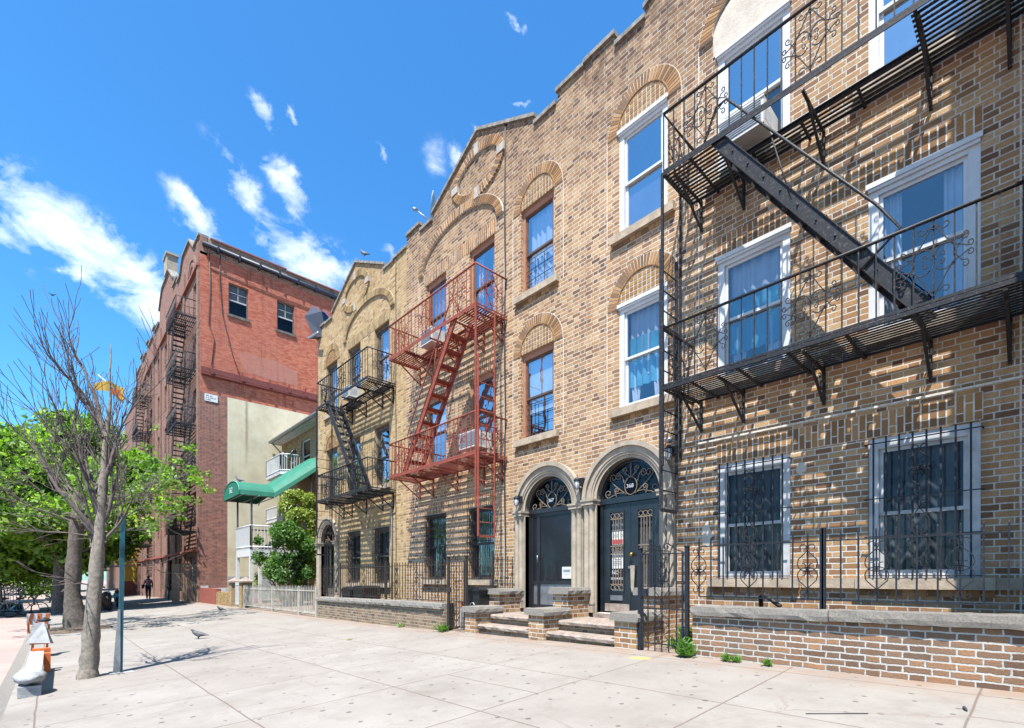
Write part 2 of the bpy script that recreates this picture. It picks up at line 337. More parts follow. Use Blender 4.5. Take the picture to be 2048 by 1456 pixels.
# ------------------------------------------------------------------ mesh builder
ORG = {}
class MB:
    def __init__(s): s.v = []; s.f = []; s.mi = []; s.sm = []
    def add(s, vs, fs, m=0, smooth=False):
        k = len(s.v); s.v += [tuple(q) for q in vs]
        for f in fs: s.f.append([k + i for i in f]); s.mi.append(m); s.sm.append(smooth)
        return s
    def quad(s, a, b, c, d, m=0): return s.add([a, b, c, d], [(0, 1, 2, 3)], m)
    def box(s, x0, x1, y0, y1, z0, z1, m=0):
        if x0 > x1: x0, x1 = x1, x0
        if y0 > y1: y0, y1 = y1, y0
        if z0 > z1: z0, z1 = z1, z0
        vs = [(x0, y0, z0), (x1, y0, z0), (x1, y1, z0), (x0, y1, z0), (x0, y0, z1), (x1, y0, z1), (x1, y1, z1), (x0, y1, z1)]
        return s.add(vs, [(0, 3, 2, 1), (4, 5, 6, 7), (0, 1, 5, 4), (1, 2, 6, 5), (2, 3, 7, 6), (3, 0, 4, 7)], m)
    def bar(s, p, q, w, d, up=(0, 0, 1), m=0):
        """rectangular bar p->q, w across, d along 'up'"""
        p, q = Vector(p), Vector(q); t = (q - p)
        if t.length < 1e-6: return s
        t.normalize(); up = Vector(up)
        if abs(t.dot(up)) > .98: up = Vector((1, 0, 0))
        r = t.cross(up).normalized(); u = r.cross(t).normalized()
        vs = []
        for c in (p, q):
            for a, b in ((-1, -1), (1, -1), (1, 1), (-1, 1)): vs.append(c + r * (w / 2 * a) + u * (d / 2 * b))
        return s.add(vs, [(3, 2, 1, 0), (4, 5, 6, 7), (0, 1, 5, 4), (1, 2, 6, 5), (2, 3, 7, 6), (3, 0, 4, 7)], m)
    def tube(s, pts, r, n=6, m=0, smooth=True, closed=False, cap=True):
        pts = [Vector(p) for p in pts]
        if len(pts) < 2: return s
        rs = r if isinstance(r, (list, tuple)) else [r] * len(pts)
        vs = []; N = len(pts); prev = None
        for i, p in enumerate(pts):
            if closed: t = pts[(i + 1) % N] - pts[i - 1]
            else: t = pts[min(i + 1, N - 1)] - pts[max(i - 1, 0)]
            if t.length < 1e-9: t = Vector((0, 0, 1))
            t.normalize()
            if prev is None:
                a = Vector((0, 0, 1)) if abs(t.z) < .9 else Vector((1, 0, 0))
                u = t.cross(a).normalized()
            else:
                u = prev - t * prev.dot(t)
                u = u.normalized() if u.length > 1e-6 else t.orthogonal().normalized()
            prev = u; w = t.cross(u)
            for k in range(n):
                an = 2 * PI * (k + .5) / n
                vs.append(p + (u * math.cos(an) + w * math.sin(an)) * rs[i])
        fs = []
        for i in range(N if closed else N - 1):
            j = (i + 1) % N
            for k in range(n): fs.append((i * n + k, i * n + (k + 1) % n, j * n + (k + 1) % n, j * n + k))
        if not closed and cap:
            fs.append(tuple(range(n - 1, -1, -1))); fs.append(tuple((N - 1) * n + k for k in range(n)))
        return s.add(vs, fs, m, smooth)
    def prism(s, poly, x0, x1, m=0, axis='x'):
        """poly = [(a,z)...]; extruded along x (a = y) or along y (a = x)"""
        n = len(poly)
        if axis == 'x': vs = [(x0, a, z) for a, z in poly] + [(x1, a, z) for a, z in poly]
        elif axis == 'y': vs = [(a, x0, z) for a, z in poly] + [(a, x1, z) for a, z in poly]
        else: vs = [(a, z, x0) for a, z in poly] + [(a, z, x1) for a, z in poly]
        fs = [tuple(range(n)), tuple(range(2 * n - 1, n - 1, -1))]
        for i in range(n): j = (i + 1) % n; fs.append((i, i + n, j + n, j))
        return s.add(vs, fs, m)
    def lathe(s, c, prof, n=16, m=0, axis=(0, 0, 1), smooth=True):
        ax = Vector(axis).normalized(); u = ax.orthogonal().normalized(); w = ax.cross(u); c = Vector(c)
        vs = []; fs = []
        for r, h in prof:
            for k in range(n):
                a = 2 * PI * k / n; vs.append(c + ax * h + (u * math.cos(a) + w * math.sin(a)) * r)
        for i in range(len(prof) - 1):
            for k in range(n): fs.append((i * n + k, i * n + (k + 1) % n, (i + 1) * n + (k + 1) % n, (i + 1) * n + k))
        fs.append(tuple(range(n - 1, -1, -1))); fs.append(tuple((len(prof) - 1) * n + k for k in range(n)))
        return s.add(vs, fs, m, smooth)
    def build(s, name, mats, parent=None, fixn=True):
        if not isinstance(mats, (list, tuple)): mats = [mats]
        o0 = ORG.get(parent.name, Vector((0, 0, 0))) if parent else Vector((0, 0, 0))
        me = bpy.data.meshes.new(name)
        me.from_pydata([(x - o0[0], y - o0[1], z - o0[2]) for x, y, z in s.v], [], s.f)
        for mt in mats: me.materials.append(M[mt] if isinstance(mt, str) else mt)
        me.polygons.foreach_set('material_index', s.mi); me.polygons.foreach_set('use_smooth', s.sm)
        if fixn and len(s.f) < 60000:
            bm = bmesh.new(); bm.from_mesh(me); bmesh.ops.recalc_face_normals(bm, faces=bm.faces); bm.to_mesh(me); bm.free()
        me.update()
        o = bpy.data.objects.new(name, me); COL.objects.link(o)
        if parent: o.parent = parent
        ORG[o.name] = o0
        return o

def tag(o, label=None, cat=None, group=None, kind=None):
    if label: o['label'] = label
    if cat: o['category'] = cat
    if group: o['group'] = group
    if kind: o['kind'] = kind
    return o
def thing(name, label, cat, loc, group=None):
    o = bpy.data.objects.new(name, None); COL.objects.link(o); o.location = loc; o.empty_display_size = .2
    ORG[o.name] = Vector(loc); return tag(o, label, cat, group)

def arc(cx, cz, r, a0, a1, n=10, rz=None):
    rz = r if rz is None else rz
    return [(cx + r * math.cos(a0 + (a1 - a0) * i / n), cz + rz * math.sin(a0 + (a1 - a0) * i / n)) for i in range(n + 1)]
def spiral(cx, cz, r, a0, turns=1.3, n=14, d=1):
    out = []
    for i in range(n + 1):
        t = i / n; rr = r * (1 - .78 * t); a = a0 + d * turns * 2 * PI * t
        out.append((cx + rr * math.cos(a), cz + rr * math.sin(a)))
    return out
def curve2(mb, pts, mp, r, n=4, m=0):
    mb.tube([mp(a, z) for a, z in pts], r, n, m, smooth=False)

def grid_wall(mb, a0, a1, z0, z1, holes, mp, depth, m=0, mr=None):
    """rectangular wall with rectangular holes; mp(a, z, d) -> point (d = depth behind the face); jambs included"""
    mr = m if mr is None else mr
    As = sorted({a0, a1, *[h[0] for h in holes], *[h[1] for h in holes]}); Zs = sorted({z0, z1, *[h[2] for h in holes], *[h[3] for h in holes]})
    As = [a for a in As if a0 <= a <= a1]; Zs = [z for z in Zs if z0 <= z <= z1]
    for i in range(len(As) - 1):
        for j in range(len(Zs) - 1):
            ca, cz = (As[i] + As[i + 1]) / 2, (Zs[j] + Zs[j + 1]) / 2
            if any(h[0] < ca < h[1] and h[2] < cz < h[3] for h in holes): continue
            mb.quad(mp(As[i], Zs[j], 0), mp(As[i + 1], Zs[j], 0), mp(As[i + 1], Zs[j + 1], 0), mp(As[i], Zs[j + 1], 0), m)
    for h in holes:
        c = [(h[0], h[2]), (h[1], h[2]), (h[1], h[3]), (h[0], h[3])]
        if len(h) > 4 and h[4] == 'notop': segs = [(0, 1), (1, 2), (3, 0)]
        else: segs = [(0, 1), (1, 2), (2, 3), (3, 0)]
        for i, j in segs:
            p, q = c[i], c[j]
            mb.quad(mp(p[0], p[1], 0), mp(q[0], q[1], 0), mp(q[0], q[1], depth), mp(p[0], p[1], depth), mr)

GP = [(-60, .50), (-5, .345), (.13, .329), (3.07, .296), (8.5, .184), (10.3, .142), (15.3, .064), (23.4, .0), (31.9, -.086), (43, -.19), (60, -.40), (400, -.45)]
def g_(y):
    for (a, za), (b, zb) in zip(GP, GP[1:]):
        if y <= b: return za + (zb - za) * (y - a) / (b - a)
    return GP[-1][1]
def gz(x, y): return g_(y) + .055 * (min(x, 7.3) - 6)

_txt = {}
def text_mesh(name, body, size, mat, parent, origin, xdir, zdir, extrude=.002, align='CENTER'):
    """flat lettering as a mesh"""
    c = bpy.data.curves.new(name, 'FONT'); c.body = body; c.size = size; c.extrude = extrude; c.align_x = align; c.align_y = 'CENTER'; c.resolution_u = 2
    t = bpy.data.objects.new(name, c); COL.objects.link(t)
    bpy.context.view_layer.update()
    me = bpy.data.meshes.new_from_object(t.evaluated_get(bpy.context.evaluated_depsgraph_get()))
    bpy.data.objects.remove(t)
    xd, zd = Vector(xdir).normalized(), Vector(zdir).normalized(); nd = xd.cross(zd); o0 = ORG.get(parent.name, Vector((0, 0, 0))) if parent else Vector((0, 0, 0))
    for v in me.vertices:
        q = Vector(origin) + xd * v.co.x + zd * v.co.y + nd * v.co.z - o0; v.co = q
    me.materials.clear(); me.materials.append(M[mat]); me.name = name
    o = bpy.data.objects.new(name, me); COL.objects.link(o)
    if parent: o.parent = parent
    ORG[o.name] = o0
    return o

def skin_obj(name, verts, edges, radii, mat, parent=None, root=0, sub=1):
    me = bpy.data.meshes.new(name); me.from_pydata([tuple(v) for v in verts], edges, [])
    o = bpy.data.objects.new(name, me); COL.objects.link(o)
    sk = o.modifiers.new('skin', 'SKIN')
    lay = me.skin_vertices[0] if me.skin_vertices else None
    if lay is None:
        bm = bmesh.new(); bm.from_mesh(me); bm.verts.layers.skin.verify(); bm.to_mesh(me); bm.free(); lay = me.skin_vertices[0]
    for i, d in enumerate(lay.data):
        r = radii[i]; d.radius = (r, r) if not isinstance(r, tuple) else r; d.use_root = (i == root)
    if sub: s_ = o.modifiers.new('sub', 'SUBSURF'); s_.levels = sub; s_.render_levels = sub
    bpy.context.view_layer.update()
    m2 = bpy.data.meshes.new_from_object(o.evaluated_get(bpy.context.evaluated_depsgraph_get()))
    bpy.data.objects.remove(o); m2.name = name
    o0 = ORG.get(parent.name, Vector((0, 0, 0))) if parent else Vector((0, 0, 0))
    for v in m2.vertices: v.co -= o0
    for p in m2.polygons: p.use_smooth = True
    m2.materials.clear(); m2.materials.append(M[mat])
    q = bpy.data.objects.new(name, m2); COL.objects.link(q)
    if parent: q.parent = parent
    ORG[q.name] = o0
    return q
# ------------------------------------------------------------------ row houses
def ring(mb, yc, zc, r0, r1, a0, a1, x0, x1, n, k=1., gap=.27, m=0):
    """separate wedge bricks round an arch; k squashes it vertically"""
    for i in range(n):
        t0 = a0 + (a1 - a0) * (i + gap / 2) / n; t1 = a0 + (a1 - a0) * (i + 1 - gap / 2) / n
        q = lambda r, t: (yc + r * math.cos(t), zc + (r - (r1 - r1 * k if k != 1 else 0)) * math.sin(t) if k != 1 else zc + r * math.sin(t))
        mb.prism([q(r0, t0), q(r1, t0), q(r1, t1), q(r0, t1)], x0, x1, m)
def band(mb, yc, zc, r0, r1, a0, a1, x0, x1, n=24, m=0, k=1.):
    for i in range(n):
        t0 = a0 + (a1 - a0) * i / n; t1 = a0 + (a1 - a0) * (i + 1) / n
        q = lambda r, t: (yc + r * math.cos(t), zc + (r - (r1 - r1 * k if k != 1 else 0)) * math.sin(t) if k != 1 else zc + r * math.sin(t))
        a, b, c, d = q(r0, t0), q(r1, t0), q(r1, t1), q(r0, t1)
        mb.quad((x0, *a), (x0, *b), (x0, *c), (x0, *d), m)
        mb.quad((x0, *b), (x1, *b), (x1, *c), (x0, *c), m); mb.quad((x0, *a), (x0, *d), (x1, *d), (x1, *a), m)

def soldiers(mb, y0, y1, z0, rows=.30, x=FX - .006):
    """upright bricks, a long and a short one alternating in each upright row"""
    pitch = .0745; n = max(1, int(round((y1 - y0) / pitch))); pitch = (y1 - y0) / n
    for i in range(n):
        a = y0 + i * pitch + .008; b = y0 + (i + 1) * pitch - .008
        cut = z0 + (.2 if i % 2 else .1) * rows / .3
        mb.box(x, x + .02, a, b, z0 + .006, cut - .007); mb.box(x, x + .02, a, b, cut + .007, z0 + rows - .004)

def heart(mb, mp, a, z0, z1, w, r=.005):
    """double scroll ornament on one bar: curls, two facing loops, pointed foot"""
    H = z1 - z0; zc = (z0 + z1) / 2; R = w * .5
    for s in (-1, 1):
        L = lambda pts: [(a + s * (x), z) for x, z in pts]
        up = [(0, z1 - .14 * H), (R * .9, zc + .20 * H)] + [(R * math.cos(t), zc + .11 * H + R * .9 * math.sin(t)) for t in [.4, 0, -.4, -.9, -1.4, -1.9]] + [(R * .45 + R * .28 * math.cos(t), zc + .07 * H + R * .3 * math.sin(t)) for t in (-2.6, -3.4, -4.2, -5.)]
        dn = [(x, 2 * zc - z) for x, z in up]
        curve2(mb, L(up), mp, r); curve2(mb, L(dn), mp, r)
        for zz, d in ((z1 - .14 * H, 1), (z0 + .14 * H, -1)):
            c = [(0, zz)] + [(R * .42 - R * .34 * math.cos(t), zz + d * (.07 * H) + d * R * .3 * math.sin(t)) for t in (-.6, .4, 1.3, 2.2, 3., 4.)]
            curve2(mb, L(c), mp, r)

def wavy(mb, y0, y1, z0, z1, x, amp=.025, waves=6, n=40, m=0, taper=0.):
    vs = []; fs = []
    for j, z in enumerate((z0, z1)):
        for i in range(n + 1):
            t = i / n; yy = y0 + (y1 - y0) * t
            if j == 0 and taper: yy += (((y0 + y1) / 2) - yy) * taper
            vs.append((x + amp * math.sin(t * waves * 2 * PI + .8 * math.sin(t * 9)), yy, z))
    for i in range(n): fs.append((i, i + 1, n + 2 + i, n + 1 + i))
    mb.add(vs, fs, m, True)

def window(H, yc, z0, z1, w, st, grille=None, sill=True, curtain='white'):
    h = w / 2; rc = FX + st.get('recess', .04); cw = st['cw']; fm = st['frame']; sm = st.get('sash', fm)
    mb = MB()
    mb.box(rc, rc + .09, yc - h, yc - h + cw, z0, z1); mb.box(rc, rc + .09, yc + h - cw, yc + h, z0, z1)
    top = st.get('top', cw)
    mb.box(rc - .004, rc + .09, yc - h + cw, yc + h - cw, z1 - top, z1)
    mb.box(rc + .01, rc + .09, yc - h + cw, yc + h - cw, z0, z0 + .05)
    if st.get('crown'):
        mb.box(FX - .035, rc + .02, yc - h - .02, yc + h + .02, z1 - .035, z1 + .025); mb.box(FX - .018, rc + .02, yc - h, yc + h, z1 - .075, z1 - .037)
    fr = mb.build('window', fm, H)
    a0, a1, b0, b1 = yc - h + cw, yc + h - cw, z0 + .05, z1 - top
    mid = b0 + (b1 - b0) * st.get('mid', .5); s = .042
    for k, (u0, u1, xx) in enumerate(((mid - .02, b1, rc + .03), (b0, mid + .025, rc + .062))):
        mb = MB()
        mb.box(xx, xx + .03, a0, a0 + s, u0, u1); mb.box(xx, xx + .03, a1 - s, a1, u0, u1)
        mb.box(xx - .002, xx + .032, a0 + s, a1 - s, u0, u0 + s); mb.box(xx - .002, xx + .032, a0 + s, a1 - s, u1 - s, u1)
        if st.get('muntin') and k == 0: mb.box(xx, xx + .02, yc - .012, yc + .012, u0, u1)
        mb.build('sash', sm, fr)
        p = MB(); p.quad((xx + .015, a0 + s, u0 + s), (xx + .015, a1 - s, u0 + s), (xx + .015, a1 - s, u1 - s), (xx + .015, a0 + s, u1 - s))
        p.build('pane', st.get('glass', 'glass'), fr)
    cx = rc + .16
    if curtain in ('white', 'blue', 'dark'):
        mb = MB(); wavy(mb, a0 + .02, a1 - .02, b0 + .3 * (b1 - b0) if curtain == 'blue' else b0 + .02, b1, cx, .02, random.choice((4, 5, 6)), 48, 0)
        mb.build('curtain', {'white': 'curtain', 'blue': 'curtain', 'dark': 'curtaindark'}[curtain], fr)
        if curtain == 'blue':
            for zlo, zhi in ((mid - .02, mid + .36), (b0 + .32, mid - .05)):
                mb = MB(); wavy(mb, a0 + .02, a1 - .02, zlo, zhi, cx - .03, .022, 5, 48, 0); mb.build('valance', 'curtainblue', fr)
            mb = MB(); wavy(mb, a0 + .02, yc - .08, b0, mid - .1, cx - .01, .02, 3, 24, 0, .5); wavy(mb, yc + .1, a1 - .02, b0, mid - .1, cx - .01, .02, 3, 24, 0, .5); mb.build('curtain', 'curtain', fr)
    if curtain == 'side':
        mb = MB(); wavy(mb, a0 + .02, a0 + .22, b0, b1, cx, .02, 3, 24); wavy(mb, a1 - .2, a1 - .02, b0, b1, cx, .02, 3, 24); mb.build('curtain', 'curtain', fr)
    if curtain == 'blind':
        mb = MB(); mb.box(cx - .05, cx - .046, a0, a1, mid - .22 * (b1 - b0) * ((yc * 7.3) % 1), b1); mb.build('blind', 'curtain', fr)
        mb = MB(); wavy(mb, a0 + .02, a0 + .28, b0, mid, cx, .02, 3, 24); mb.build('curtain', 'curtaindark', fr)
    if curtain == 'screen':
        mb = MB(); mb.box(rc + .10, rc + .104, a0, a1, b0, mid); mb.build('screen', 'screen', fr)
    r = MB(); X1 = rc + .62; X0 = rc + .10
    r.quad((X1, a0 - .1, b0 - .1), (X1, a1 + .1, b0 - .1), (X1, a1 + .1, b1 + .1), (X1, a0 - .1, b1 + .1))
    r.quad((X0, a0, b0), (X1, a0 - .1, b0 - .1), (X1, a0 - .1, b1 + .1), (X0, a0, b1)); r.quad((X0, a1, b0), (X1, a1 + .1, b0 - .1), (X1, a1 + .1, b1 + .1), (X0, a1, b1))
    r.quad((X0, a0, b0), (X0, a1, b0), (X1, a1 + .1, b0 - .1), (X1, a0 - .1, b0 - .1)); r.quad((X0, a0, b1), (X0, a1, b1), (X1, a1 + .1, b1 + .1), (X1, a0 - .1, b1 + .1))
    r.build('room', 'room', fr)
    if sill:
        e = st.get('sille', .16)
        mb = MB(); mb.box(FX - .085, FX + .10, yc - h - e, yc + h + e, z0 - .135, z0 - .002); mb.build('window_sill', 'sill', fr)
        mb = MB(); n = int((w + 2 * e) / .112)
        for i in range(n):
            y0 = yc - h - e + i * (w + 2 * e) / n
            mb.box(FX - .012, FX + .02, y0 + .007, y0 + (w + 2 * e) / n - .007, z0 - .215, z0 - .142)
        mb.build('brick_course', st['vous'], fr)
    if grille:
        gx = FX - .09; mb = MB(); mp = lambda a, z: Vector((gx, a, z))
        if grille == 'full':
            nb = 8; zb, zt = z0 - .0, z1 - .06
            for i in range(nb):
                a = yc - h + .07 + (w - .14) * i / (nb - 1); mb.tube([(gx, a, zb), (gx, a, zt + .05)], .0125, 4, smooth=False)
            for zz in (zb + .02, zb + (zt - zb) * .30, zb + (zt - zb) * .58, zt - .02):
                mb.bar((gx, yc - h - .02, zz), (gx, yc + h + .02, zz), .012, .012)
            for yy in (yc - h - .02, yc + h + .02):
                for zz in (zb + (zt - zb) * .58, zt - .02): mb.bar((gx, yy, zz), (FX + .02, yy, zz), .012, .012)
            heart(mb, lambda a, z: Vector((gx - .012, a, z)), yc, zb + (zt - zb) * .6, zt - .1, .19, .0075)
            heart(mb, lambda a, z: Vector((gx - .012, a, z)), yc, zb + (zt - zb) * .06, zb + (zt - zb) * .56, .19, .0075)
        if grille == 'gate':
            n = 13
            for i in range(n):
                a = yc - h + .05 + (w - .1) * i / (n - 1)
                pts = [(gx + (.0 if 1 else 0), a, z0), (gx, a, z1 - .02)]
                mb.tube(pts, .007, 4, smooth=False)
            for zz in (z0 + .02, z0 + (z1 - z0) * .52, z1 - .03): mb.bar((gx, yc - h, zz), (gx, yc + h, zz), .016, .012)
            heart(mb, mp, yc, z0 + (z1 - z0) * .58, z1 - .1, .2); heart(mb, mp, yc, z0 + .08, z0 + (z1 - z0) * .5, .2)
        if grille == 'guard':
            gx = rc + .03; zt = z0 + .05 + (b1 - b0) * .42
            for i in range(4): zz = z0 + .08 + (zt - z0 - .08) * i / 3; mb.bar((gx, a0, zz), (gx, a1, zz), .01, .01)
            for i in (1, 2): aa = a0 + (a1 - a0) * i / 3; mb.bar((gx - .004, aa, z0 + .06), (gx - .004, aa, zt), .01, .01)
        mb.build('window_grille', 'black' if grille != 'guard' else st.get('guard', 'black'), fr)
    return fr

def air_con(name, label, yc, z0, w, x0, group=None):
    t = thing(name, label, 'air conditioner', (FX, yc, z0), group)
    hh = .36
    mb = MB(); mb.box(x0, FX + .10, yc - w / 2, yc + w / 2, z0, z0 + hh)
    mb.box(x0 - .012, x0 + .01, yc - w / 2 - .006, yc + w / 2 + .006, z0 + hh - .02, z0 + hh + .006); mb.box(x0 - .012, x0 + .01, yc - w / 2 - .006, yc + w / 2 + .006, z0 - .006, z0 + .02)
    mb.build('casing', 'ac', t)
    mb = MB(); mb.box(x0 - .006, x0 - .001, yc - w / 2 + .03, yc + w / 2 - .03, z0 + .03, z0 + hh - .03)
    for i in range(9): zz = z0 + .05 + i * .032; mb.box(x0 - .014, x0 - .007, yc - w / 2 + .035, yc + w / 2 - .035, zz, zz + .012)
    mb.build('grille', 'acgrille', t)
    mb = MB()
    for s in (-1, 1):
        for i in range(6):
            xx = x0 + .05 + i * .04; yy = yc + s * (w / 2 + .002); mb.box(xx, xx + .018, yy - .002, yy + .002, z0 + .08, z0 + .26)
    mb.build('side_vent', 'acgrille', t)
    return t

def fanlight(H, D, yc, zs, r, num, green=False):
    """arched transom light with a scrolled grille and the house number"""
    x = FX + .15
    mb = MB(); pts = arc(yc, zs, r - .05, 0, PI, 24); vs = [(x, a, z) for a, z in pts]; mb.add(vs, [tuple(range(len(vs)))]); mb.build('transom_pane', 'glassdark', D)
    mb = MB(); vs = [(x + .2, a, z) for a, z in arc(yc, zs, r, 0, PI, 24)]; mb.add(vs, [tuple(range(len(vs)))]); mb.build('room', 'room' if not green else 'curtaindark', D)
    mb = MB(); gx = x - .03; mp = lambda a, z: Vector((gx, yc + a, zs + z)); q = .0085
    R = r - .06
    curve2(mb, arc(0, .18, .125, 0, 2 * PI, 20, .155), mp, q)
    for s in (-1, 1):
        L = lambda pts: [(s * a, z) for a, z in pts]
        curve2(mb, L([(.09, .04), (.20, .12), (.33, .22), (.42, .32)] + spiral(.36, .36, .075, -.3, 1.2, 12, 1)), mp, q)
        curve2(mb, L([(.10, .06), (.25, .08), (.38, .04)] + spiral(.47, .09, .085, -2.5, 1.3, 14, 1)), mp, q)
        curve2(mb, L([(.02, .34), (.10, .40), (.16, .47)] + spiral(.12, .46, .055, .3, 1.2, 10, 1)), mp, q)
        curve2(mb, L([(.14, .25), (.17, .36), (.24, .43)] + spiral(.25, .37, .07, 1.6, 1.3, 12, -1)), mp, q)
        curve2(mb, L([(.30, .02), (.34, .14)] + spiral(.29, .13, .05, .1, 1.2, 10, 1)), mp, q)
    curve2(mb, [(0, .34), (0, R)], mp, q)
    mb.build('transom_grille', 'bronze', D)
    if num: text_mesh('house_number', num, .10, 'curtain', D, (gx - .025, yc, zs + .17), (0, -1, 0), (0, 0, 1), .004)

def door_surround(H, yc, zb, zs, r, R, mat='stone', left=True, right=True):
    mb = MB()
    prof = [(r, r + .06, FX - .02), (r + .06, r + .10, FX - .045), (r + .10, r + .20, FX - .06), (r + .20, R, FX - .10)]
    for r0, r1, x in prof: band(mb, yc, zs, r0, r1, 0, PI, x, FX + .1, 32)
    for i in range(32):  # intrados
        t0, t1 = PI * i / 32, PI * (i + 1) / 32
        mb.quad((FX - .02, yc + r * math.cos(t0), zs + r * math.sin(t0)), (FX - .02, yc + r * math.cos(t1), zs + r * math.sin(t1)), (FX + .17, yc + r * math.cos(t1), zs + r * math.sin(t1)), (FX + .17, yc + r * math.cos(t0), zs + r * math.sin(t0)))
    for s in (-1, 1):
        a = yc + s * r; b = yc + s * R
        mb.box(FX - .03, FX + .17, a, b, zb, zs - .10)                      # pier
        for o in (.085, .205):
            c = yc + s * (r + o)
            mb.lathe((FX - .04, c, zb + .12), [(.062, 0), (.058, .05), (.055, .9 * (zs - zb - .3)), (.055, zs - zb - .30), (.068, zs - zb - .25), (.075, zs - zb - .22)], 12)
            mb.box(FX - .11, FX - .01, c - .062, c + .062, zb, zb + .12)
        mb.box(FX - .125, FX + .171, a + s * .002, b - s * .002, zs - .10, zs - .035); mb.box(FX - .14, FX + .168, a - s * .012, b + s * .0, zs - .035, zs)
    return mb.build('door_surround', mat, H)

def leaf_door(D, y0, y1, zb, zt, x, pane='curtain'):
    """one glazed leaf with ring bands and upright bars"""
    w = abs(y1 - y0); y0, y1 = min(y0, y1), max(y0, y1)
    ga, gb = y0 + w * .26, y1 - w * .26 + .0; z0g, z1g = zb + .38, zt - .16
    mb = MB(); mb.box(x, x + .045, y0, ga, zb, zt); mb.box(x, x + .045, gb, y1, zb, zt)
    mb.box(x - .001, x + .044, ga, gb, zb, z0g); mb.box(x - .001, x + .044, ga, gb, z1g, zt)
    mb.box(x - .012, x - .001, ga - .025, ga, z0g - .02, z1g + .02); mb.box(x - .012, x - .001, gb, gb + .025, z0g - .02, z1g + .02)
    L = mb.build('door_leaf', 'doorblack', D)
    return ga, gb, z0g, z1g

def door_double(H, yc, zb, zs, r):
    x = FX + .12
    mb = MB()
    mb.box(x - .02, x + .07, yc - r, yc - r + .06, zb, zs); mb.box(x - .02, x + .07, yc + r - .06, yc + r, zb, zs)
    mb.box(x - .035, x + .07, yc - r, yc + r, zs - .10, zs + .0)
    band(mb, yc, zs, r - .055, r, 0, PI, x - .01, x + .06, 28)
    D = mb.build('door', 'doorblack', H)
    fanlight(H, D, yc, zs, r, '368')
    for s in (-1, 1):
        a = yc; b = yc + s * (r - .062)
        ga, gb, g0, g1 = leaf_door(D, a + s * .003, b, zb + .02, zs - .105, x)
        p = MB(); p.quad((x + .03, ga, g0), (x + .03, gb, g0), (x + .03, gb, g1), (x + .03, ga, g1)); p.build('door_pane', 'glassdark', D)
        q = MB(); q.quad((x + .07, ga - .03, g0 - .02), (x + .07, gb + .03, g0 - .02), (x + .07, gb + .03, g1), (x + .07, ga - .03, g1)); q.build('door_backing', 'curtain' if s > 0 else 'curtaindark', D)
        mb = MB(); gx = x + .005; mp = lambda u, z: Vector((gx, u, z))
        n = 3; d = (gb - ga) / n
        for zc in (g0 + d * .62, g1 - d * .62):
            for i in range(n): curve2(mb, arc(ga + d * (i + .5), zc, d * .45, 0, 2 * PI, 14), mp, .007)
        for zz in (g0 + d * 1.25, g1 - d * 1.25, (g0 + g1) / 2 - .04, (g0 + g1) / 2 + .10): mb.bar((gx, ga, zz), (gx, gb, zz), .012, .02)
        for i in range(1, 5): aa = ga + (gb - ga) * i / 5; mb.tube([(gx, aa, g0 + d * 1.25), (gx, aa, g1 - d * 1.25)], .008, 4, smooth=False)
        for i in range(n): curve2(mb, spiral(ga + d * (i + .5), (g0 + g1) / 2 + .03, d * .4, 0, 1.2, 10), mp, .006)
        mb.build('door_grille', 'bronze', D)
        if s > 0:
            zc = (g0 + g1) / 2; xx = x + .022
            mb = MB(); mb.box(xx, xx + .003, ga + .025, gb - .02, zc + .13, zc + .36); mb.build('paper_notice', 'paper', D)
            mb = MB(); mb.box(xx - .002, xx - .0005, ga + .03, gb - .025, zc + .14, zc + .22); mb.build('notice_band', 'redink', D)
            mb = MB()
            for i in range(3): curve2(mb, arc(ga + (gb - ga) * (i + .65) / 3.4, zc + .29, .022, 0, 2 * PI, 10), lambda u, z: Vector((xx - .002, u, z)), .0025)
            mb.build('notice_symbol', 'papertext', D)
            mb = MB(); mb.box(xx, xx + .003, ga + .025, gb - .02, zc - .30, zc - .05); mb.build('paper_notice', 'paper', D)
            mb = MB(); curve2(mb, arc((ga + gb) / 2, zc - .11, .075, 0, 2 * PI, 16, .03), lambda u, z: Vector((xx - .002, u, z)), .003)
            for i in range(3): mb.box(xx - .002, xx - .0005, ga + .05, gb - .05, zc - .18 - i * .03, zc - .172 - i * .03)
            mb.build('notice_symbol', 'papertext', D)
            mb = MB(); mb.box(xx, xx + .003, ga + .01, gb - .01, zc - .56, zc - .31); mb.build('no_smoking_sign', 'doordark', D)
            text_mesh('no_smoking_lettering', 'NO', .10, 'paper', D, (xx - .004, (ga + gb) / 2 + .04, zc - .375), (0, -1, 0), (0, 0, 1), .001)
            text_mesh('no_smoking_lettering', 'SMOKING', .062, 'paper', D, (xx - .004, (ga + gb) / 2, zc - .485), (0, -1, 0), (0, 0, 1), .001)
            mb = MB(); mb.box(x - .02, x - .002, ga + .01, gb - .01, zb + .23, zb + .32); mb.build('mail_slot', 'galv', D)
            mb = MB(); mb.box(x - .006, x - .001, yc + .03, b - .03, zb + .03, zb + .17); mb.build('kick_plate', 'step', D)
    mb = MB(); mb.box(x - .03, x - .005, yc - .035, yc + .035, zb + .80, zb + .84); mb.build('door_pull', 'galv', D)
    mb = MB(); mb.lathe((x - .005, yc - .045, zb + 1.04), [(.012, 0), (.012, -.03), (.032, -.04), (.036, -.055), (.028, -.075), (.01, -.082)], 14, axis=(1, 0, 0)); mb.build('door_knob', 'brass', D)
    mb = MB(); mb.prism([(yc - .02, zb + .85), (yc - .11, zb + .85), (yc - .09, zb + .45), (yc - .055, zb + .38), (yc - .035, zb + .45)], x - .05, x - .035); mb.build('mail_flap', 'stone', D)
    return D

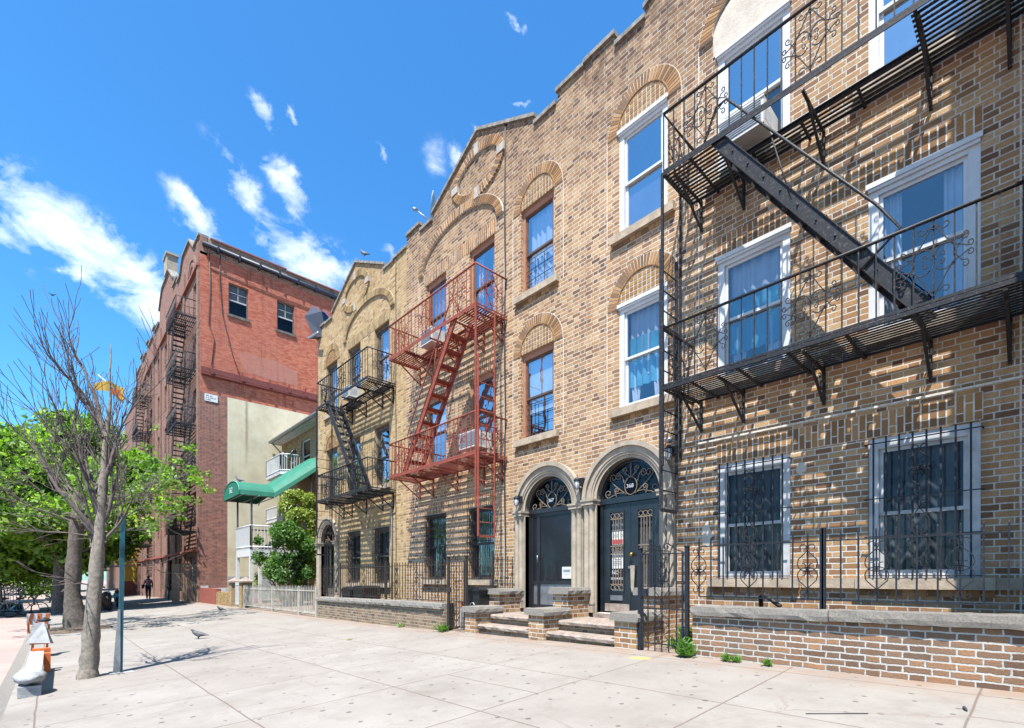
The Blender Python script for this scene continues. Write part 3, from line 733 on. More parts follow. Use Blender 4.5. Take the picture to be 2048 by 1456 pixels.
def door_single(H, yc, zb, zs, r, num, m):
    x = FX + .12
    mb = MB()
    mb.box(x - .02, x + .07, yc - r, yc - r + .05, zb, zs); mb.box(x - .02, x + .07, yc + r - .05, yc + r, zb, zs)
    mb.box(x - .03, x + .07, yc - r, yc + r, zs - .06, zs + .03)
    band(mb, yc, zs, r - .055, r, 0, PI, x - .01, x + .06, 28)
    D = mb.build('door', 'doordark', H)
    fanlight(H, D, yc, zs, r, num)
    side = yc + r - .05 - .20 if m < 0 else yc + r - .25
    mb = MB()
    for a, b in ((side - .05, side + .02), (yc - r + .05, yc - r + .11), (yc + r - .11, yc + r - .05)): mb.box(x, x + .045, a, b, zb + .01, zs - .06)
    for zz, h in ((zb + .01, .07), (zb + .50, .07), (zs - .13, .07)): mb.box(x + .002, x + .043, yc - r + .11, yc + r - .11, zz, zz + h)
    mb.build('door_leaf', 'doordark', D)
    mb = MB()
    mb.box(x + .02, x + .024, yc - r + .11, yc + r - .11, zb + .08, zb + .5); mb.build('kick_panel', 'galv' if num else 'greywood', D)
    p = MB(); p.quad((x + .035, yc - r + .1, zb + .57), (x + .035, yc + r - .1, zb + .57), (x + .035, yc + r - .1, zs - .13), (x + .035, yc - r + .1, zs - .13)); p.build('door_pane', 'glassdark', D)
    if num:
        mb = MB(); z0, z1 = zb + .57, zs - .13; y0, y1 = yc - r + .11, yc + r - .11; st = .022; xx = x + .012
        n = int((y1 - y0 + z1 - z0) / st)
        for i in range(n):
            c = i * st
            p0 = (y0 + max(0, c - (z1 - z0)), z0 + min(c, z1 - z0)); p1 = (y0 + min(c, y1 - y0), z0 + max(0, c - (y1 - y0)))
            mb.bar((xx, *p0), (xx, *p1), .006, .003, (1, 0, 0))
            mb.bar((xx + .002, y0 + y1 - p0[0], p0[1]), (xx + .002, y0 + y1 - p1[0], p1[1]), .006, .003, (1, 0, 0))
        mb.build('security_mesh', 'doordark', D)
        q = MB(); q.quad((x + .10, y0, zb + .5), (x + .10, y1, zb + .5), (x + .10, y1, zs), (x + .10, y0, zs)); q.build('door_backing', 'mesh', D)
        mb = MB(); mb.box(x - .004, x - .001, yc - r + .12, yc - r + .36, zb + .62, zb + .85); mb.build('paper_notice', 'paper', D)
        mb = MB()
        for i, (wd, zz) in enumerate(((.20, .785), (.16, .765), (.20, .745), (.17, .70))): mb.box(x - .006, x - .0045, yc - r + .24 - wd / 2, yc - r + .24 + wd / 2, zb + zz, zb + zz + (.010 if i != 3 else .004))
        mb.build('notice_print', 'papertext', D)
    mb = MB(); mb.tube([(x - .04, side - .02, zb + .95), (x - .04, side - .02, zb + 1.10)], .01, 6); mb.bar((x - .04, side - .02, zb + .96), (x + .01, side - .02, zb + .96), .01, .01); mb.bar((x - .04, side - .02, zb + 1.09), (x + .01, side - .02, zb + 1.09), .01, .01)
    mb.build('door_handle', 'galv', D)
    return D

ST_C = dict(frame='white', cw=.10, top=.13, recess=.015, crown=True, vous='voussoir', glass='glass', sille=.14)
ST_B = dict(frame='orangewood', cw=.075, recess=.06, sash='brownwood', vous='voussoir', glass='glass', sille=.14, top=.12)
ST_B1 = dict(frame='brownwood', cw=.06, recess=.08, sash='doordark', vous='voussoir', glass='glassdark', sille=.1)
ST_A = dict(frame='greywood', cw=.07, recess=.09, sash='greywood', vous='voussoirA', glass='glass', sille=.1, top=.10)
ST_C1 = dict(frame='whitedirty', cw=.10, top=.13, recess=.02, vous='voussoir', glass='glassdark', sille=.12, mid=.48, sash='whitedirty')

def house(label, cy, m, dz, which):
    hs = 3.17
    H = thing('row_house', label, 'house', (FX, cy, .25))
    Y = lambda o: cy + m * o
    Z = lambda z: E + z + dz
    wall, mort, vous = {'A': ('brickA', 'mortarA', 'voussoirA'), 'B': ('brickB', 'mortar', 'voussoir'), 'C': ('brick', 'mortar', 'voussoir')}[which]
    rd = .64; zb = .66 if which != 'A' else .45; zs = Z(1.43); od = 2.235
    W = dict(o=(.14, -1.73), w=1.0)
    fl = {1: (Z(0), Z(1.68)), 2: (Z(2.95), Z(4.75)), 3: (Z(6.0), Z(7.8))}
    holes = []
    wins = []
    for k in (1, 2, 3):
        for o in W['o']:
            w = W['w']; 
            if which != 'C': w = .92
            wins.append((o, k, w))
    for k in (2, 3): wins.append((1.93, k, .94))
    for o, k, w in wins: holes.append((o - w / 2, o + w / 2, *fl[k]))
    dh = (od - rd, od + rd, zb, zs + rd)
    lo, hi, foot, peak = Z(9.38), Z(9.60), Z(9.55), Z(10.48)
    if which == 'A': hi = Z(9.42)
    mp = lambda a, z, d: (FX + d, Y(a), z)
    mb = MB()
    base = -.3
    grid_wall(mb, -hs, hs, base, lo, holes + [(*dh, 'notop')], mp, .17)
    # spandrels above the round-headed doorway
    pts = [(od + rd * math.cos(PI * i / 20), zs + rd * math.sin(PI * i / 20)) for i in range(21)]
    for i in range(20):
        a, b = pts[i], pts[i + 1]
        mb.quad(mp(a[0], a[1], 0), mp(b[0], b[1], 0), mp(b[0], zs + rd, 0), mp(a[0], zs + rd, 0))
    # parapet piers and gable
    outl = [(-hs, lo), (-hs, hi), (-2.5, hi), (-2.5, lo + .001), (-1.86, lo + .001), (-1.86, foot), (0, peak), (1.86, foot), (1.86, lo + .001), (2.5, lo + .001), (2.5, hi), (hs, hi), (hs, lo)]
    for seg in (outl[:3] + [(-2.5, lo)], [(-1.86, lo), (-1.86, foot), (0, peak), (1.86, foot), (1.86, lo)], [(2.5, lo)] + outl[10:]):
        mb.prism([(Y(a), z) for a, z in seg], FX, FX + .28)
    mb.quad((FX, Y(-hs), lo), (FX, Y(hs), lo), (FX + .28, Y(hs), lo), (FX + .28, Y(-hs), lo))
    mb.quad((FX + .28, Y(-hs), lo - .6), (FX + .28, Y(hs), lo - .6), (FX + .28, Y(hs), lo), (FX + .28, Y(-hs), lo))
    for s in (-1, 1): mb.quad((FX, Y(s * hs), base), (16, Y(s * hs), base), (16, Y(s * hs), lo - .5), (FX, Y(s * hs), lo - .5)); mb.quad((FX, Y(s * hs), lo - .5), (FX + .28, Y(s * hs), lo - .5), (FX + .28, Y(s * hs), lo), (FX, Y(s * hs), lo))
    mb.build('wall', wall, H, fixn=False)
    mb = MB(); mb.box(FX + .28, 16, Y(-hs + .01), Y(hs - .01), lo - .62, lo - .52); mb.box(8.25, 15.98, Y(-hs + .01), Y(hs - .01), base, lo - .63); mb.build('roof', 'tar', H)
    # parapet coping
    mb = MB(); t = .075
    def cop(a, b, z0, z1=None):
        z1 = z0 if z1 is None else z1
        p, q = sorted((Y(a), Y(b))); 
        if Y(a) > Y(b): z0, z1 = z1, z0
        mb.prism([(p, z0), (q, z1), (q, z1 + t), (p, z0 + t)], FX - .05, FX + .33)
    e = .03
    cop(-hs, -2.5 + e, hi); cop(-2.5 + e, -1.86, lo); cop(1.86, 2.5 - e, lo); cop(2.5 - e, hs, hi)
    cop(-1.86 - e, 0, foot - .01, peak + .005); cop(0, 1.86 + e, peak + .005, foot - .01)
    mb.build('parapet_coping', 'parapet_cap', H)
    # recessed-looking vertical joints either side of the window bay
    bc = -.8
    mb = MB()
    for o in (bc - 1.73, bc + 1.73): mb.box(FX - .003, FX + .01, Y(o) - .008, Y(o) + .008, .1, Z(8.1))
    for k in (2, 3):
        for s in (-.72, .72): mb.box(FX - .003, FX + .01, Y(1.93 + s) - .007, Y(1.93 + s) + .007, fl[k][0] - .13, fl[k][1] - .02)
    mb.build('mortar_joint', mort, H)
    # soldier bands over the bay windows
    for k in (1, 2, 3):
        mb = MB(); z = fl[k][1] + .015; y0, y1 = sorted((Y(bc - 1.45), Y(bc + 1.45)))
        mb.box(FX - .003, FX + .01, y0, y1, z, z + .30, 0)
        bb = MB(); soldiers(bb, y0, y1, z)
        if which == 'C' and k == 3: continue
        mb.build('mortar_bed', mort, H); bb.build('soldier_course', vous, H)
    if which == 'C':
        mb = MB(); zz = fl[3][1] + .02
        pts = [(bc + 1.5 * math.cos(t), zz + .30 + .62 * math.sin(t)) for t in [PI * i / 24 for i in range(25)]] + [(bc - 1.5, zz), (bc + 1.5, zz)]
        mb.prism([(Y(a), z) for a, z in pts], FX - .012, FX + .01); mb.build('stucco_patch', 'stucco_white', H)
    # string course
    mb = MB(); y0, y1 = sorted((Y(-2.55), Y(.95))); mb.box(FX - .03, FX + .02, y0, y1, Z(2.045), Z(2.07)); mb.build('string_course', 'mortar' if which == 'C' else 'mortarA', H)
    # big blind arch over the bay
    mb = MB(); bb = MB(); zz = Z(8.12)
    for (r0, r1, xo) in ((1.50, 1.70, .05),):
        n = 52; k = .50
        for i in range(n):
            t0 = PI * (i + .13) / n; t1 = PI * (i + .87) / n
            q = lambda r, t: (Y(bc + r * math.cos(t)), zz + (r * k + (r - 1.5) * (1 - k) * abs(math.sin(t))) * math.sin(t))
            bb.prism([q(r0, t0), q(r1, t0), q(r1, t1), q(r0, t1)], FX - xo, FX + .01)
        for i in range(n):
            t0 = PI * i / n; t1 = PI * (i + 1) / n
            mb.prism([q(r0 - .004, t0), q(r1 + .012, t0), q(r1 + .012, t1), q(r0 - .004, t1)], FX - xo + .008, FX + .01)
    mb.build('mortar_bed', mort, H); bb.build('blind_arch', vous, H)
    # oval ornament in the gable
    mb = MB(); bb = MB(); oz = Z(9.54); ea, eb = .94, .60; n = 56
    q = lambda s, t: (Y((ea - s) * math.cos(t)), oz + (eb - s) * math.sin(t))
    for i in range(n):
        t0, t1 = 2 * PI * (i + .13) / n, 2 * PI * (i + .87) / n
        bb.prism([q(0, t0), q(.19, t0), q(.19, t1), q(0, t1)], FX - .045, FX + .01)
    for i in range(n):
        t0, t1 = 2 * PI * i / n, 2 * PI * (i + 1) / n
        mb.prism([q(0, t0), q(.19, t0), q(.19, t1), q(0, t1)], FX - .036, FX + .01)
    mb.build('mortar_bed', mort, H); bb.build('oval_ring', vous, H)
    for i in range(4):
        t = i * PI / 2; c = q(.09, t); mb = MB(); w_, h_ = (.07, .13) if i % 2 else (.12, .085)
        mb.box(FX - .06, FX + .01, c[0] - w_, c[0] + w_, c[1] - h_, c[1] + h_); mb.build('keystone', 'keystone', H)
    # arches over the two windows above the door
    for k in (2, 3):
        zc = fl[k][1] - .02; mb = MB(); bb = MB(); yc = Y(1.93)
        band(mb, yc, zc, .50, .715, 0, PI, FX - .004, FX + .01, 30); bb2 = bb
        ring(bb2, yc, zc, .505, .705, 0, PI, FX - .012, FX + .01, 33)
        bb2.build('window_arch', vous, H); mb.build('mortar_bed', mort, H)
        mb = MB(); mt = MB(); p = .083; 
        mt.prism(arc(yc, zc + .02, .498, 0, PI, 24), FX - .002, FX + .01)
        for i in range(-6, 6):
            for j in range(6):
                y0, y1 = yc + i * p + .007, yc + (i + 1) * p - .007; z0_, z1_ = zc + .03 + j * p, zc + .03 + (j + 1) * p - .024
                if min(math.hypot(y0 - yc, z0_ - zc), math.hypot(y1 - yc, z0_ - zc)) < .485 and max(math.hypot(y0 - yc, z1_ - zc), math.hypot(y1 - yc, z1_ - zc)) < .66: mb.box(FX - .008, FX + .01, y0, y1, z0_, z1_)
        mt.build('mortar_bed', mort, H); mb.build('tympanum', 'tile', H)
        mb = MB(); ring(mb, yc, zc + .0, .49, .505, 0, PI, FX - .02, FX + .01, 1 and 24, gap=0.); mb.build('arch_edge', vous, H)
    # windows
    st = {'A': ST_A, 'B': ST_B, 'C': ST_C}[which]
    for o, k, w in wins:
        s2 = st; gr = None; cur = 'white'
        if which == 'C':
            cur = {(3, .14): 'none', (3, -1.73): 'screen', (3, 1.93): 'screen', (2, .14): 'blue', (2, -1.73): 'side', (2, 1.93): 'blue', (1, .14): 'dark', (1, -1.73): 'dark'}[(k, o)]
            if k == 1: s2, gr = ST_C1, 'full'
        if which == 'B': cur = {(3, .14): 'side', (3, -1.73): 'dark', (3, 1.93): 'white', (2, .14): 'dark', (2, -1.73): 'blind', (2, 1.93): 'blind'}.get((k, o), 'dark')
        if which == 'A': cur = {(3, .14): 'dark', (3, -1.73): 'white', (3, 1.93): 'side', (2, .14): 'blind', (2, -1.73): 'side', (2, 1.93): 'dark'}.get((k, o), 'dark')
        if which == 'B':
            if k == 1: s2, gr, cur = ST_B1, 'gate', 'dark'
            elif o == 1.93: gr = 'guard'
        if which == 'A' and k == 1: gr = 'gate' if o > 0 or 1 else None; cur = 'dark'; s2 = dict(ST_A, glass='glassdark')
        window(H, Y(o), fl[k][0], fl[k][1], w, s2, gr, True, cur)
    if which == 'C':   # the ground-floor sill runs on as one long ledge
        mb = MB(); y0, y1 = sorted((Y(-2.6), Y(.14 - .64))); y1 = Y(.14 - .66); y0 = Y(-2.55); mb.box(FX - .07, FX + .01, min(y0, y1), max(y0, y1), Z(-.132), Z(-.006)); mb.build('stone_ledge', 'sill', H)
    door_surround(H, Y(od), zb, zs, rd, .92)
    if which == 'C': door_double(H, Y(od), zb, zs, rd)
    elif which == 'B': door_single(H, Y(od), zb, zs, rd, '367', m)
    else: door_single(H, Y(od), zb, zs, rd, None, m)
    return H

# ------------------------------------------------------------------ fire escapes
def balcony_scroll(mb, mp, a, z0, h, q=.0074):
    """lyre panel of a fire-escape railing, centred on position a"""
    f = lambda x, z: (a + x, z0 + z * h)
    for s in (-1, 1):
        L = lambda pts: [f(s * x, z) for x, z in pts]
        curve2(mb, L([(0, .93), (.10, .70), (.155, .60)]), mp, q); curve2(mb, L([(0, .06), (.10, .30), (.155, .40)]), mp, q)
        c = [(.02, .50)] + [(.085 + .085 * math.cos(t), .50 + .155 * math.sin(t)) for t in [PI * .85 - i * .42 for i in range(13)]]
        curve2(mb, L(c), mp, q)
        for d in (1, -1): curve2(mb, L([(.06 + (.028 - .003 * i) * math.cos(t), .50 + d * (.045 + (.045 - .004 * i) * math.sin(t))) for i, t in enumerate([-.8 + .75 * j for j in range(8)])]), mp, q * .85)
        for zc, d in ((.90, -1), (.09, 1)):
            curve2(mb, L([(.0, zc + d * .03)] + [(.09 + .045 * (1 - i * .09) * math.cos(t), zc + d * .02 + .055 * (1 - i * .09) * math.sin(t)) for i, t in enumerate([PI - .75 * j * d for j in range(9)])]), mp, q * .85)
        for zc, d in ((.62, 1), (.38, -1)):
            curve2(mb, L([(.155, .50), (.21, zc)] + [(.235 + .03 * (1 - i * .09) * math.cos(t), zc + d * .05 + .045 * (1 - i * .09) * math.sin(t)) for i, t in enumerate([-d * 1.2 + d * .8 * j for j in range(8)])]), mp, q * .85)
            curve2(mb, L([(.155, .50 + d * .10), (.25, .50 + d * .03)] + [(.27 + .028 * (1 - i * .09) * math.cos(t), .50 + d * .055 + .04 * (1 - i * .09) * math.sin(t)) for i, t in enumerate([-d * 1.2 + d * .8 * j for j in range(8)])]), mp, q * .85)

def fire_escape(label, cy, m, dz, mat, oL=1.02, oR=-2.57, xo=6.42, light=False):
    Y = lambda o: cy + m * o
    zl, zu = E + 2.72 + dz, E + 5.79 + dz
    T = thing('fire_escape', label, 'fire escape', (FX, cy, zl), None)
    hatch = (.26, -1.76)
    for z, full in ((zl, True), (zu, False)):
        mb = MB(); n = 12; step = (FX - .06 - xo) / n
        for i in range(n + 1):
            x = xo + i * step
            if not full and i < n * .52:
                for a, b in ((oL, hatch[0]), (hatch[1], oR)): mb.bar((x, Y(a), z - .012), (x, Y(b), z - .012), .037, .007)
            else: mb.bar((x, Y(oL), z - .012), (x, Y(oR), z - .012), .037, .007)
        for o in (oL, .62, .0, -.6, -1.2, -1.8, oR):
            x0 = xo if full or not (hatch[1] < o < hatch[0]) else xo + .5
            mb.bar((x0, Y(o), z - .028), (FX, Y(o), z - .035), .03, .022)
        mb.bar((xo - .012, Y(oL), z - .02), (xo - .012, Y(oR), z - .02), .012, .045); mb.bar((FX - .05, Y(oL), z - .02), (FX - .05, Y(oR), z - .02), .012, .03)
        if not full:
            mb.bar((xo + .50, Y(hatch[0]), z - .02), (xo + .50, Y(hatch[1]), z - .02), .012, .06)
        mb.build('platform', mat, T)
        mb = MB(); rh = .85; zt = z + rh
        mb.tube([(FX, Y(oL), zt), (xo, Y(oL), zt), (xo, Y(oR), zt), (FX, Y(oR), zt)], .021, 6)
        mb.bar((xo, Y(oL), z + .03), (xo, Y(oR), z + .03), .014, .03); mb.bar((FX, Y(oL), z + .03), (xo, Y(oL), z + .03), .014, .03); mb.bar((FX, Y(oR), z + .03), (xo, Y(oR), z + .03), .014, .03)
        nb = 23; pitch = (oL - oR) / nb
        for i in range(nb + 1): mb.tube([(xo, Y(oL - i * pitch), z), (xo, Y(oL - i * pitch), zt)], .0095, 4, smooth=False)
        for o in (oL, oR):
            for i in range(1, 6): x = xo + (FX - xo) * i / 6; mb.tube([(x, Y(o), z), (x, Y(o), zt)], .0095, 4, smooth=False)
        for s in (0, 1, 2):
            c = oL - (4 + 8 * s) * pitch + (0 if s < 2 else pitch)
            balcony_scroll(mb, lambda a, zz: Vector((xo - .012, Y(a), zz)), c, z + .02, rh - .02)
        balcony_scroll(mb, lambda a, zz: Vector((a, Y(oL) + m * .012, zz)), (xo + FX) / 2, z + .02, rh - .02)
        balcony_scroll(mb, lambda a, zz: Vector((a, Y(oR) - m * .012, zz)), (xo + FX) / 2, z + .02, rh - .02)
        mb.build('railing', mat, T)
        for o in (.88, .25, -.76, -1.82, -2.45):
            mb = MB(); y = Y(o); a = (xo + .22, y, z - .05); w_ = (FX - .03, y, z - .47)
            mb.bar(a, w_, .024, .03, (0, 1, 0)); mb.bar((FX - .015, y, z - .5), (FX - .015, y, z - .02), .03, .03); mb.bar((xo + .05, y, z - .06), (FX, y, z - .06), .03, .03)
            mpb = lambda u, zz: Vector((u, y, zz))
            curve2(mb, arc(FX - .10, z - .26, .055, 0, 2 * PI, 10), mpb, .007); curve2(mb, spiral(FX - .19, z - .17, .05, 0, 1.1, 9), mpb, .006)
            curve2(mb, [(FX - .03, z - .12), (FX - .14, z - .08), (FX - .24, z - .07)], mpb, .007)
            mb.build('bracket', mat, T)
    # stair: plate stringers and open treads
    a0, a1 = .24, -1.86; mb = MB(); x0, x1 = xo + .03, xo + .47
    for x in (x0, x1):
        p, q = Vector((x, Y(a0 + .03), zu + .03)), Vector((x, Y(a1), zl + .02))
        d = (q - p).normalized(); nrm = Vector((1, 0, 0)).cross(d).normalized()
        mb.bar(p, q, .012, .15, nrm); 
        for s in (-1, 1): mb.bar(p + nrm * s * .074, q + nrm * s * .074, .04, .010, nrm)
    n = 11
    for i in range(1, n):
        t = i / n; y = Y(a0 + (a1 - a0) * t); z = zu + (zl - zu) * t
        mb.box(x0, x1, y - .10, y + .075, z - .012, z + .012); mb.box(x0, x1, y - m * .10 - .006, y - m * .10 + .006, z - .05, z + .012)
        mb.lathe((x0 - .010, y, z), [(.014, 0), (.01, -.012)], 6, axis=(1, 0, 0))
    mb.build('stair', mat, T)
    mb = MB()
    p = [(x0, Y(a0 + .20), zu + .05), (x0 - .02, Y(a0 + .02), zu + .42), (x0 - .02, Y(a0 - .12), zu + .44), (x0 - .02, Y(a1 + .38), zl + 1.25), (x0 - .02, Y(a1 + .18), zl + .90), (x0 - .02, Y(a1 + .52), zl + .62)]
    mb.tube(p, .0155, 6)
    t = .42; yy = Y(a0 + (a1 - a0) * t); mb.tube([(x0, yy, zu + (zl - zu) * t), (x0 - .02, Y(a0 + (a1 - a0) * (t - .10)), zu + (zl - zu) * (t - .10) + .55)], .009, 5)
    mb.build('stair_handrail', mat, T)
    # drop ladder in its guides at the end of the platforms
    mb = MB(); yl = Y(oL + .055); xa, xb = xo + .02, xo + .46; zt, zb = E + 4.75 + dz, E + .98 + dz
    for x in (xa, xb): mb.bar((x, yl, zb), (x, yl, zt), .012, .05, (0, 1, 0))
    mb.bar((xa, yl, zb), (xb, yl, zb), .02, .05)
    n = 13
    for i in range(1, n): z = zb + (zt - zb) * i / n; mb.tube([(xa, yl, z), (xb, yl, z)], .010, 5)
    mb.build('ladder', mat, T)
    mb = MB(); yg = Y(oL + .015)
    mb.bar((xa - .03, yg, E + 1.6 + dz), (xa - .03, yg, zu), .034, .034); mb.bar((xb + .05, yg, E + 1.75 + dz), (xb + .05, yg, zu), .03, .03)
    mb.bar((xa - .03, yg, zl + .9), (xb + .05, yg, zl + .9), .02, .03)
    mb.build('ladder_guide', mat, T)
    return T

# ------------------------------------------------------------------ build row
HC = house('tan brick row house numbered 368, with white window frames and double black doors', 2.70, 1, 0, 'C')
HB = house('tan brick row house numbered 367, with orange brown window frames and the red fire escape', 9.04, -1, -.04, 'B')
HA = house('yellowish brick row house farthest along the row, with dark window frames, beside the green bush', 15.38, 1, -.16, 'A')
fire_escape('large black iron fire escape with stair and drop ladder on the house numbered 368', 2.70, 1, 0, 'black')
fire_escape('rust red iron fire escape with stair and ladder on the middle house', 9.04, -1, -.12, 'red')
fire_escape('black iron fire escape on the farthest tan row house beside the green bush', 15.38, 1, -.22, 'black')
air_con('air_conditioner', 'white window air conditioner above the large black fire escape stair', 2.70 + .14, E + 6.02, .62, FX - .42, 'air conditioners in the house windows')
air_con('air_conditioner', 'white window air conditioner on the top floor behind the red fire escape stair', 9.04 + 1.73 + .0, E + 5.97, .52, FX - .30, 'air conditioners in the house windows')
air_con('air_conditioner', 'white window air conditioner on the second floor behind the red ladder', 9.04 - .14, E + 2.93, .62, FX - .42, 'air conditioners in the house windows')
air_con('air_conditioner', 'white window air conditioner on the top floor of the farthest tan row house', 15.37 + .14, E + 5.86, .50, FX - .30, 'air conditioners in the house windows')
# ------------------------------------------------------------------ ground
def sheet(name, x0, x1, nx, ys, mat, f, drop=0., kind='structure'):
    mb = MB(); xs = [x0 + (x1 - x0) * i / nx for i in range(nx + 1)]
    vs = [(x, y, f(x, y) - drop) for y in ys for x in xs]; w = nx + 1
    fs = [(j * w + i, j * w + i + 1, (j + 1) * w + i + 1, (j + 1) * w + i) for j in range(len(ys) - 1) for i in range(nx)]
    mb.add(vs, fs); o = mb.build(name, mat, fixn=False); return tag(o, kind=kind)
YS = [-14, -8, -5, -3, -1, .13, 1.5, 3.07, 4.5, 6, 7.5, 8.5, 10.3, 12, 13.5, 15.3, 18, 20, 23.4, 27, 31.9, 37, 43, 50, 60, 80, 110, 160]
CX = -.38
sheet('sidewalk', CX, 11.5, 12, YS, 'sidewalk', gz)
sheet('road', -16, CX - .002, 6, YS, 'road', lambda x, y: gz(CX, y) - .12 - .01 * max(0, CX - x))
mb = MB()
for a, b in zip(YS, YS[1:]):
    za, zb = gz(CX, a), gz(CX, b)
    vs = [(CX - .15, a, za - .2), (CX + .0, a, za - .2), (CX + .0, a, za - .003), (CX - .15, a, za - .003), (CX - .15, b, zb - .2), (CX, b, zb - .2), (CX, b, zb - .003), (CX - .15, b, zb - .003)]
    mb.add(vs, [(0, 1, 2, 3), (0, 4, 5, 1), (1, 5, 6, 2), (2, 6, 7, 3), (3, 7, 4, 0)])
tag(mb.build('kerb', 'coping'), kind='structure')
sheet('ground', -400, 400, 4, [-300, -100, 0, 100, 200, 600], 'road', lambda x, y: -1.6)

# ------------------------------------------------------------------ garden walls, stoops, fences
def low_wall(name, label, y0, y1, zt, brick, x0=WX, th=.28, cop=.115, cat='garden wall', gap=None, ends=.0):
    T = thing(name, label, cat, (x0, (y0 + y1) / 2, gz(x0, (y0 + y1) / 2)))
    mb = MB(); zt0 = zt if callable(zt) else (lambda y: zt)
    vs = []
    for x in (x0, x0 + th):
        for y in (y0, y1): vs += [(x, y, gz(x, y) - .2), (x, y, zt0(y) - cop)]
    mb.add(vs, [(0, 2, 3, 1), (4, 5, 7, 6), (0, 1, 5, 4), (2, 6, 7, 3), (1, 3, 7, 5)]); mb.build('brick_body', brick, T)
    mb = MB(); n = max(2, int(abs(y1 - y0) / .11)); vs = []; rnd = random.Random(int(y0 * 100))
    nlen = max(1, round(abs(y1 - y0) / 1.6)); cuts = [y0 + (y1 - y0) * i / nlen for i in range(nlen + 1)]
    for a, b in zip(cuts, cuts[1:]):
        a2, b2 = (a + .006, b - .006); k = max(2, int((b - a) / .09)); dz_ = rnd.uniform(-.006, .008); base = len(vs)
        prof = [(-.055, 0), (-.062, .05), (-.05, cop), (th * .5, cop + .004), (th + .04, cop), (th + .04, 0)]
        if ends and a == cuts[0]: a2 = a - ends
        if ends and b == cuts[-1]: b2 = b + ends
        vs = []; fs = []
        for i in range(k + 1):
            y = a2 + (b2 - a2) * i / k
            for px_, pz in prof: vs.append((x0 + px_ + rnd.uniform(-.007, .007), y + rnd.uniform(-.01, .01) * (0 < i < k), zt0(y) - cop + pz + dz_ + rnd.uniform(-.004, .004)))
        L = len(prof)
        for i in range(k):
            for j in range(L): fs.append((i * L + j, (i + 1) * L + j, (i + 1) * L + (j + 1) % L, i * L + (j + 1) % L))
        fs.append(tuple(range(L))); fs.append(tuple(k * L + j for j in range(L - 1, -1, -1)))
        mb.add(vs, fs)
    mb.build('coping', 'coping', T)
    return T
low_wall('garden_wall', 'low brown brick garden wall with grey stone coping in front of the house numbered 368', .02, 3.07, lambda y: .968 - .012 * (y - .0), 'bricklow')
low_wall('garden_wall', 'low brick garden wall with grey coping in front of the two farther houses', 8.55, 15.3, lambda y: .755 - .007 * (y - 8.5), 'bricklowA')

def stoop_wall(label, y0, y1, zf, zr, xs=6.62, xb=FX):
    T = thing('stoop_wall', label, 'stoop wall', (WX, (y0 + y1) / 2, gz(WX, y0)), 'brick cheek walls of the stoops')
    mb = MB(); mb.box(WX, xs, y0, y1, 0, zf - .11); mb.box(xs, xb, y0 + .002, y1 - .002, 0, zr - .11); mb.build('brick_body', 'brick', T)
    for (a, b, z) in ((WX - .05, xs + .05, zf), (xs - .06, xb - .03, zr)):
        mb = MB(); rnd = random.Random(int(z * 100 + y0 * 10)); k = 8; vs = []; fs = []
        prof = [(y0 - .05, 0), (y0 - .055, .06), (y0 - .03, .115), (y1 + .03, .115), (y1 + .055, .06), (y1 + .05, 0)]; L = 6
        for i in range(k + 1):
            x = a + (b - a) * i / k
            for yy, zz in prof: vs.append((x, yy + rnd.uniform(-.006, .006), z - .112 + zz + rnd.uniform(-.004, .004)))
        for i in range(k):
            for j in range(L): fs.append((i * L + j, (i + 1) * L + j, (i + 1) * L + (j + 1) % L, i * L + (j + 1) % L))
        fs.append(tuple(range(L))); fs.append(tuple(k * L + j for j in range(L - 1, -1, -1)))
        mb.add(vs, fs); mb.build('coping', 'coping', T)
    return T
stoop_wall('stepped brick stoop wall left of the single door numbered 367', 7.50, 7.84, .73, 1.07)
stoop_wall('stepped brick stoop wall between the two front stoops', 5.69, 6.045, .77, 1.12)
stoop_wall('stepped brick stoop wall between the double doors and the open iron gate', 3.90, 4.27, .79, 1.14)
def stoop(label, y0, y1):
    T = thing('stoop', label, 'stoop', (WX + .1, (y0 + y1) / 2, gz(WX, y0)), 'front stoops of two steps')
    def nosed(name, x0, z, x1=FX + .14):
        rnd = random.Random(int(z * 997 + y0 * 13)); mb = MB(); k = 14; vs = []; fs = []; L = 6
        for i in range(k + 1):
            y = y0 + .004 + (y1 - y0 - .008) * i / k; r = rnd.uniform
            for x, zz in ((x0 + .03, -.085), (x0 - .01 + r(-.008, .008), -.075), (x0 - .018 + r(-.008, .008), -.03), (x0 + .01 + r(-.004, .004), 0), (x1, .0), (x1, -.085)): vs.append((x, y, z + zz))
        for i in range(k):
            for j in range(L): fs.append((i * L + j, (i + 1) * L + j, (i + 1) * L + (j + 1) % L, i * L + (j + 1) % L))
        fs.append(tuple(range(L))); fs.append(tuple(k * L + j for j in range(L - 1, -1, -1))); mb.add(vs, fs)
        mb.build(name, 'step', T)
    nosed('step', 6.06, .395, 6.42); nosed('landing', 6.36, .575)
    mb = MB(); mb.box(6.10, 6.40, y0 + .002, y1 - .002, .0, .31); mb.box(6.41, FX, y0 + .002, y1 - .002, .0, .49); mb.build('riser', 'bricklowA', T)
    mb = MB(); mb.box(7.2, FX + .16, y0 + .1, y1 - .1, .5, .655); mb.build('threshold', 'step', T)
stoop('two worn brown steps up to the single screened door numbered 367', 6.045, 7.50)
stoop('two worn brown steps up to the double black doors numbered 368', 4.27, 5.69)
mb = MB(); mb.box(7.0, FX + .16, 16.9, 18.3, .0, .44); tag(mb.build('door_step', 'step'), 'stone door step of the farthest arched doorway', 'door step')

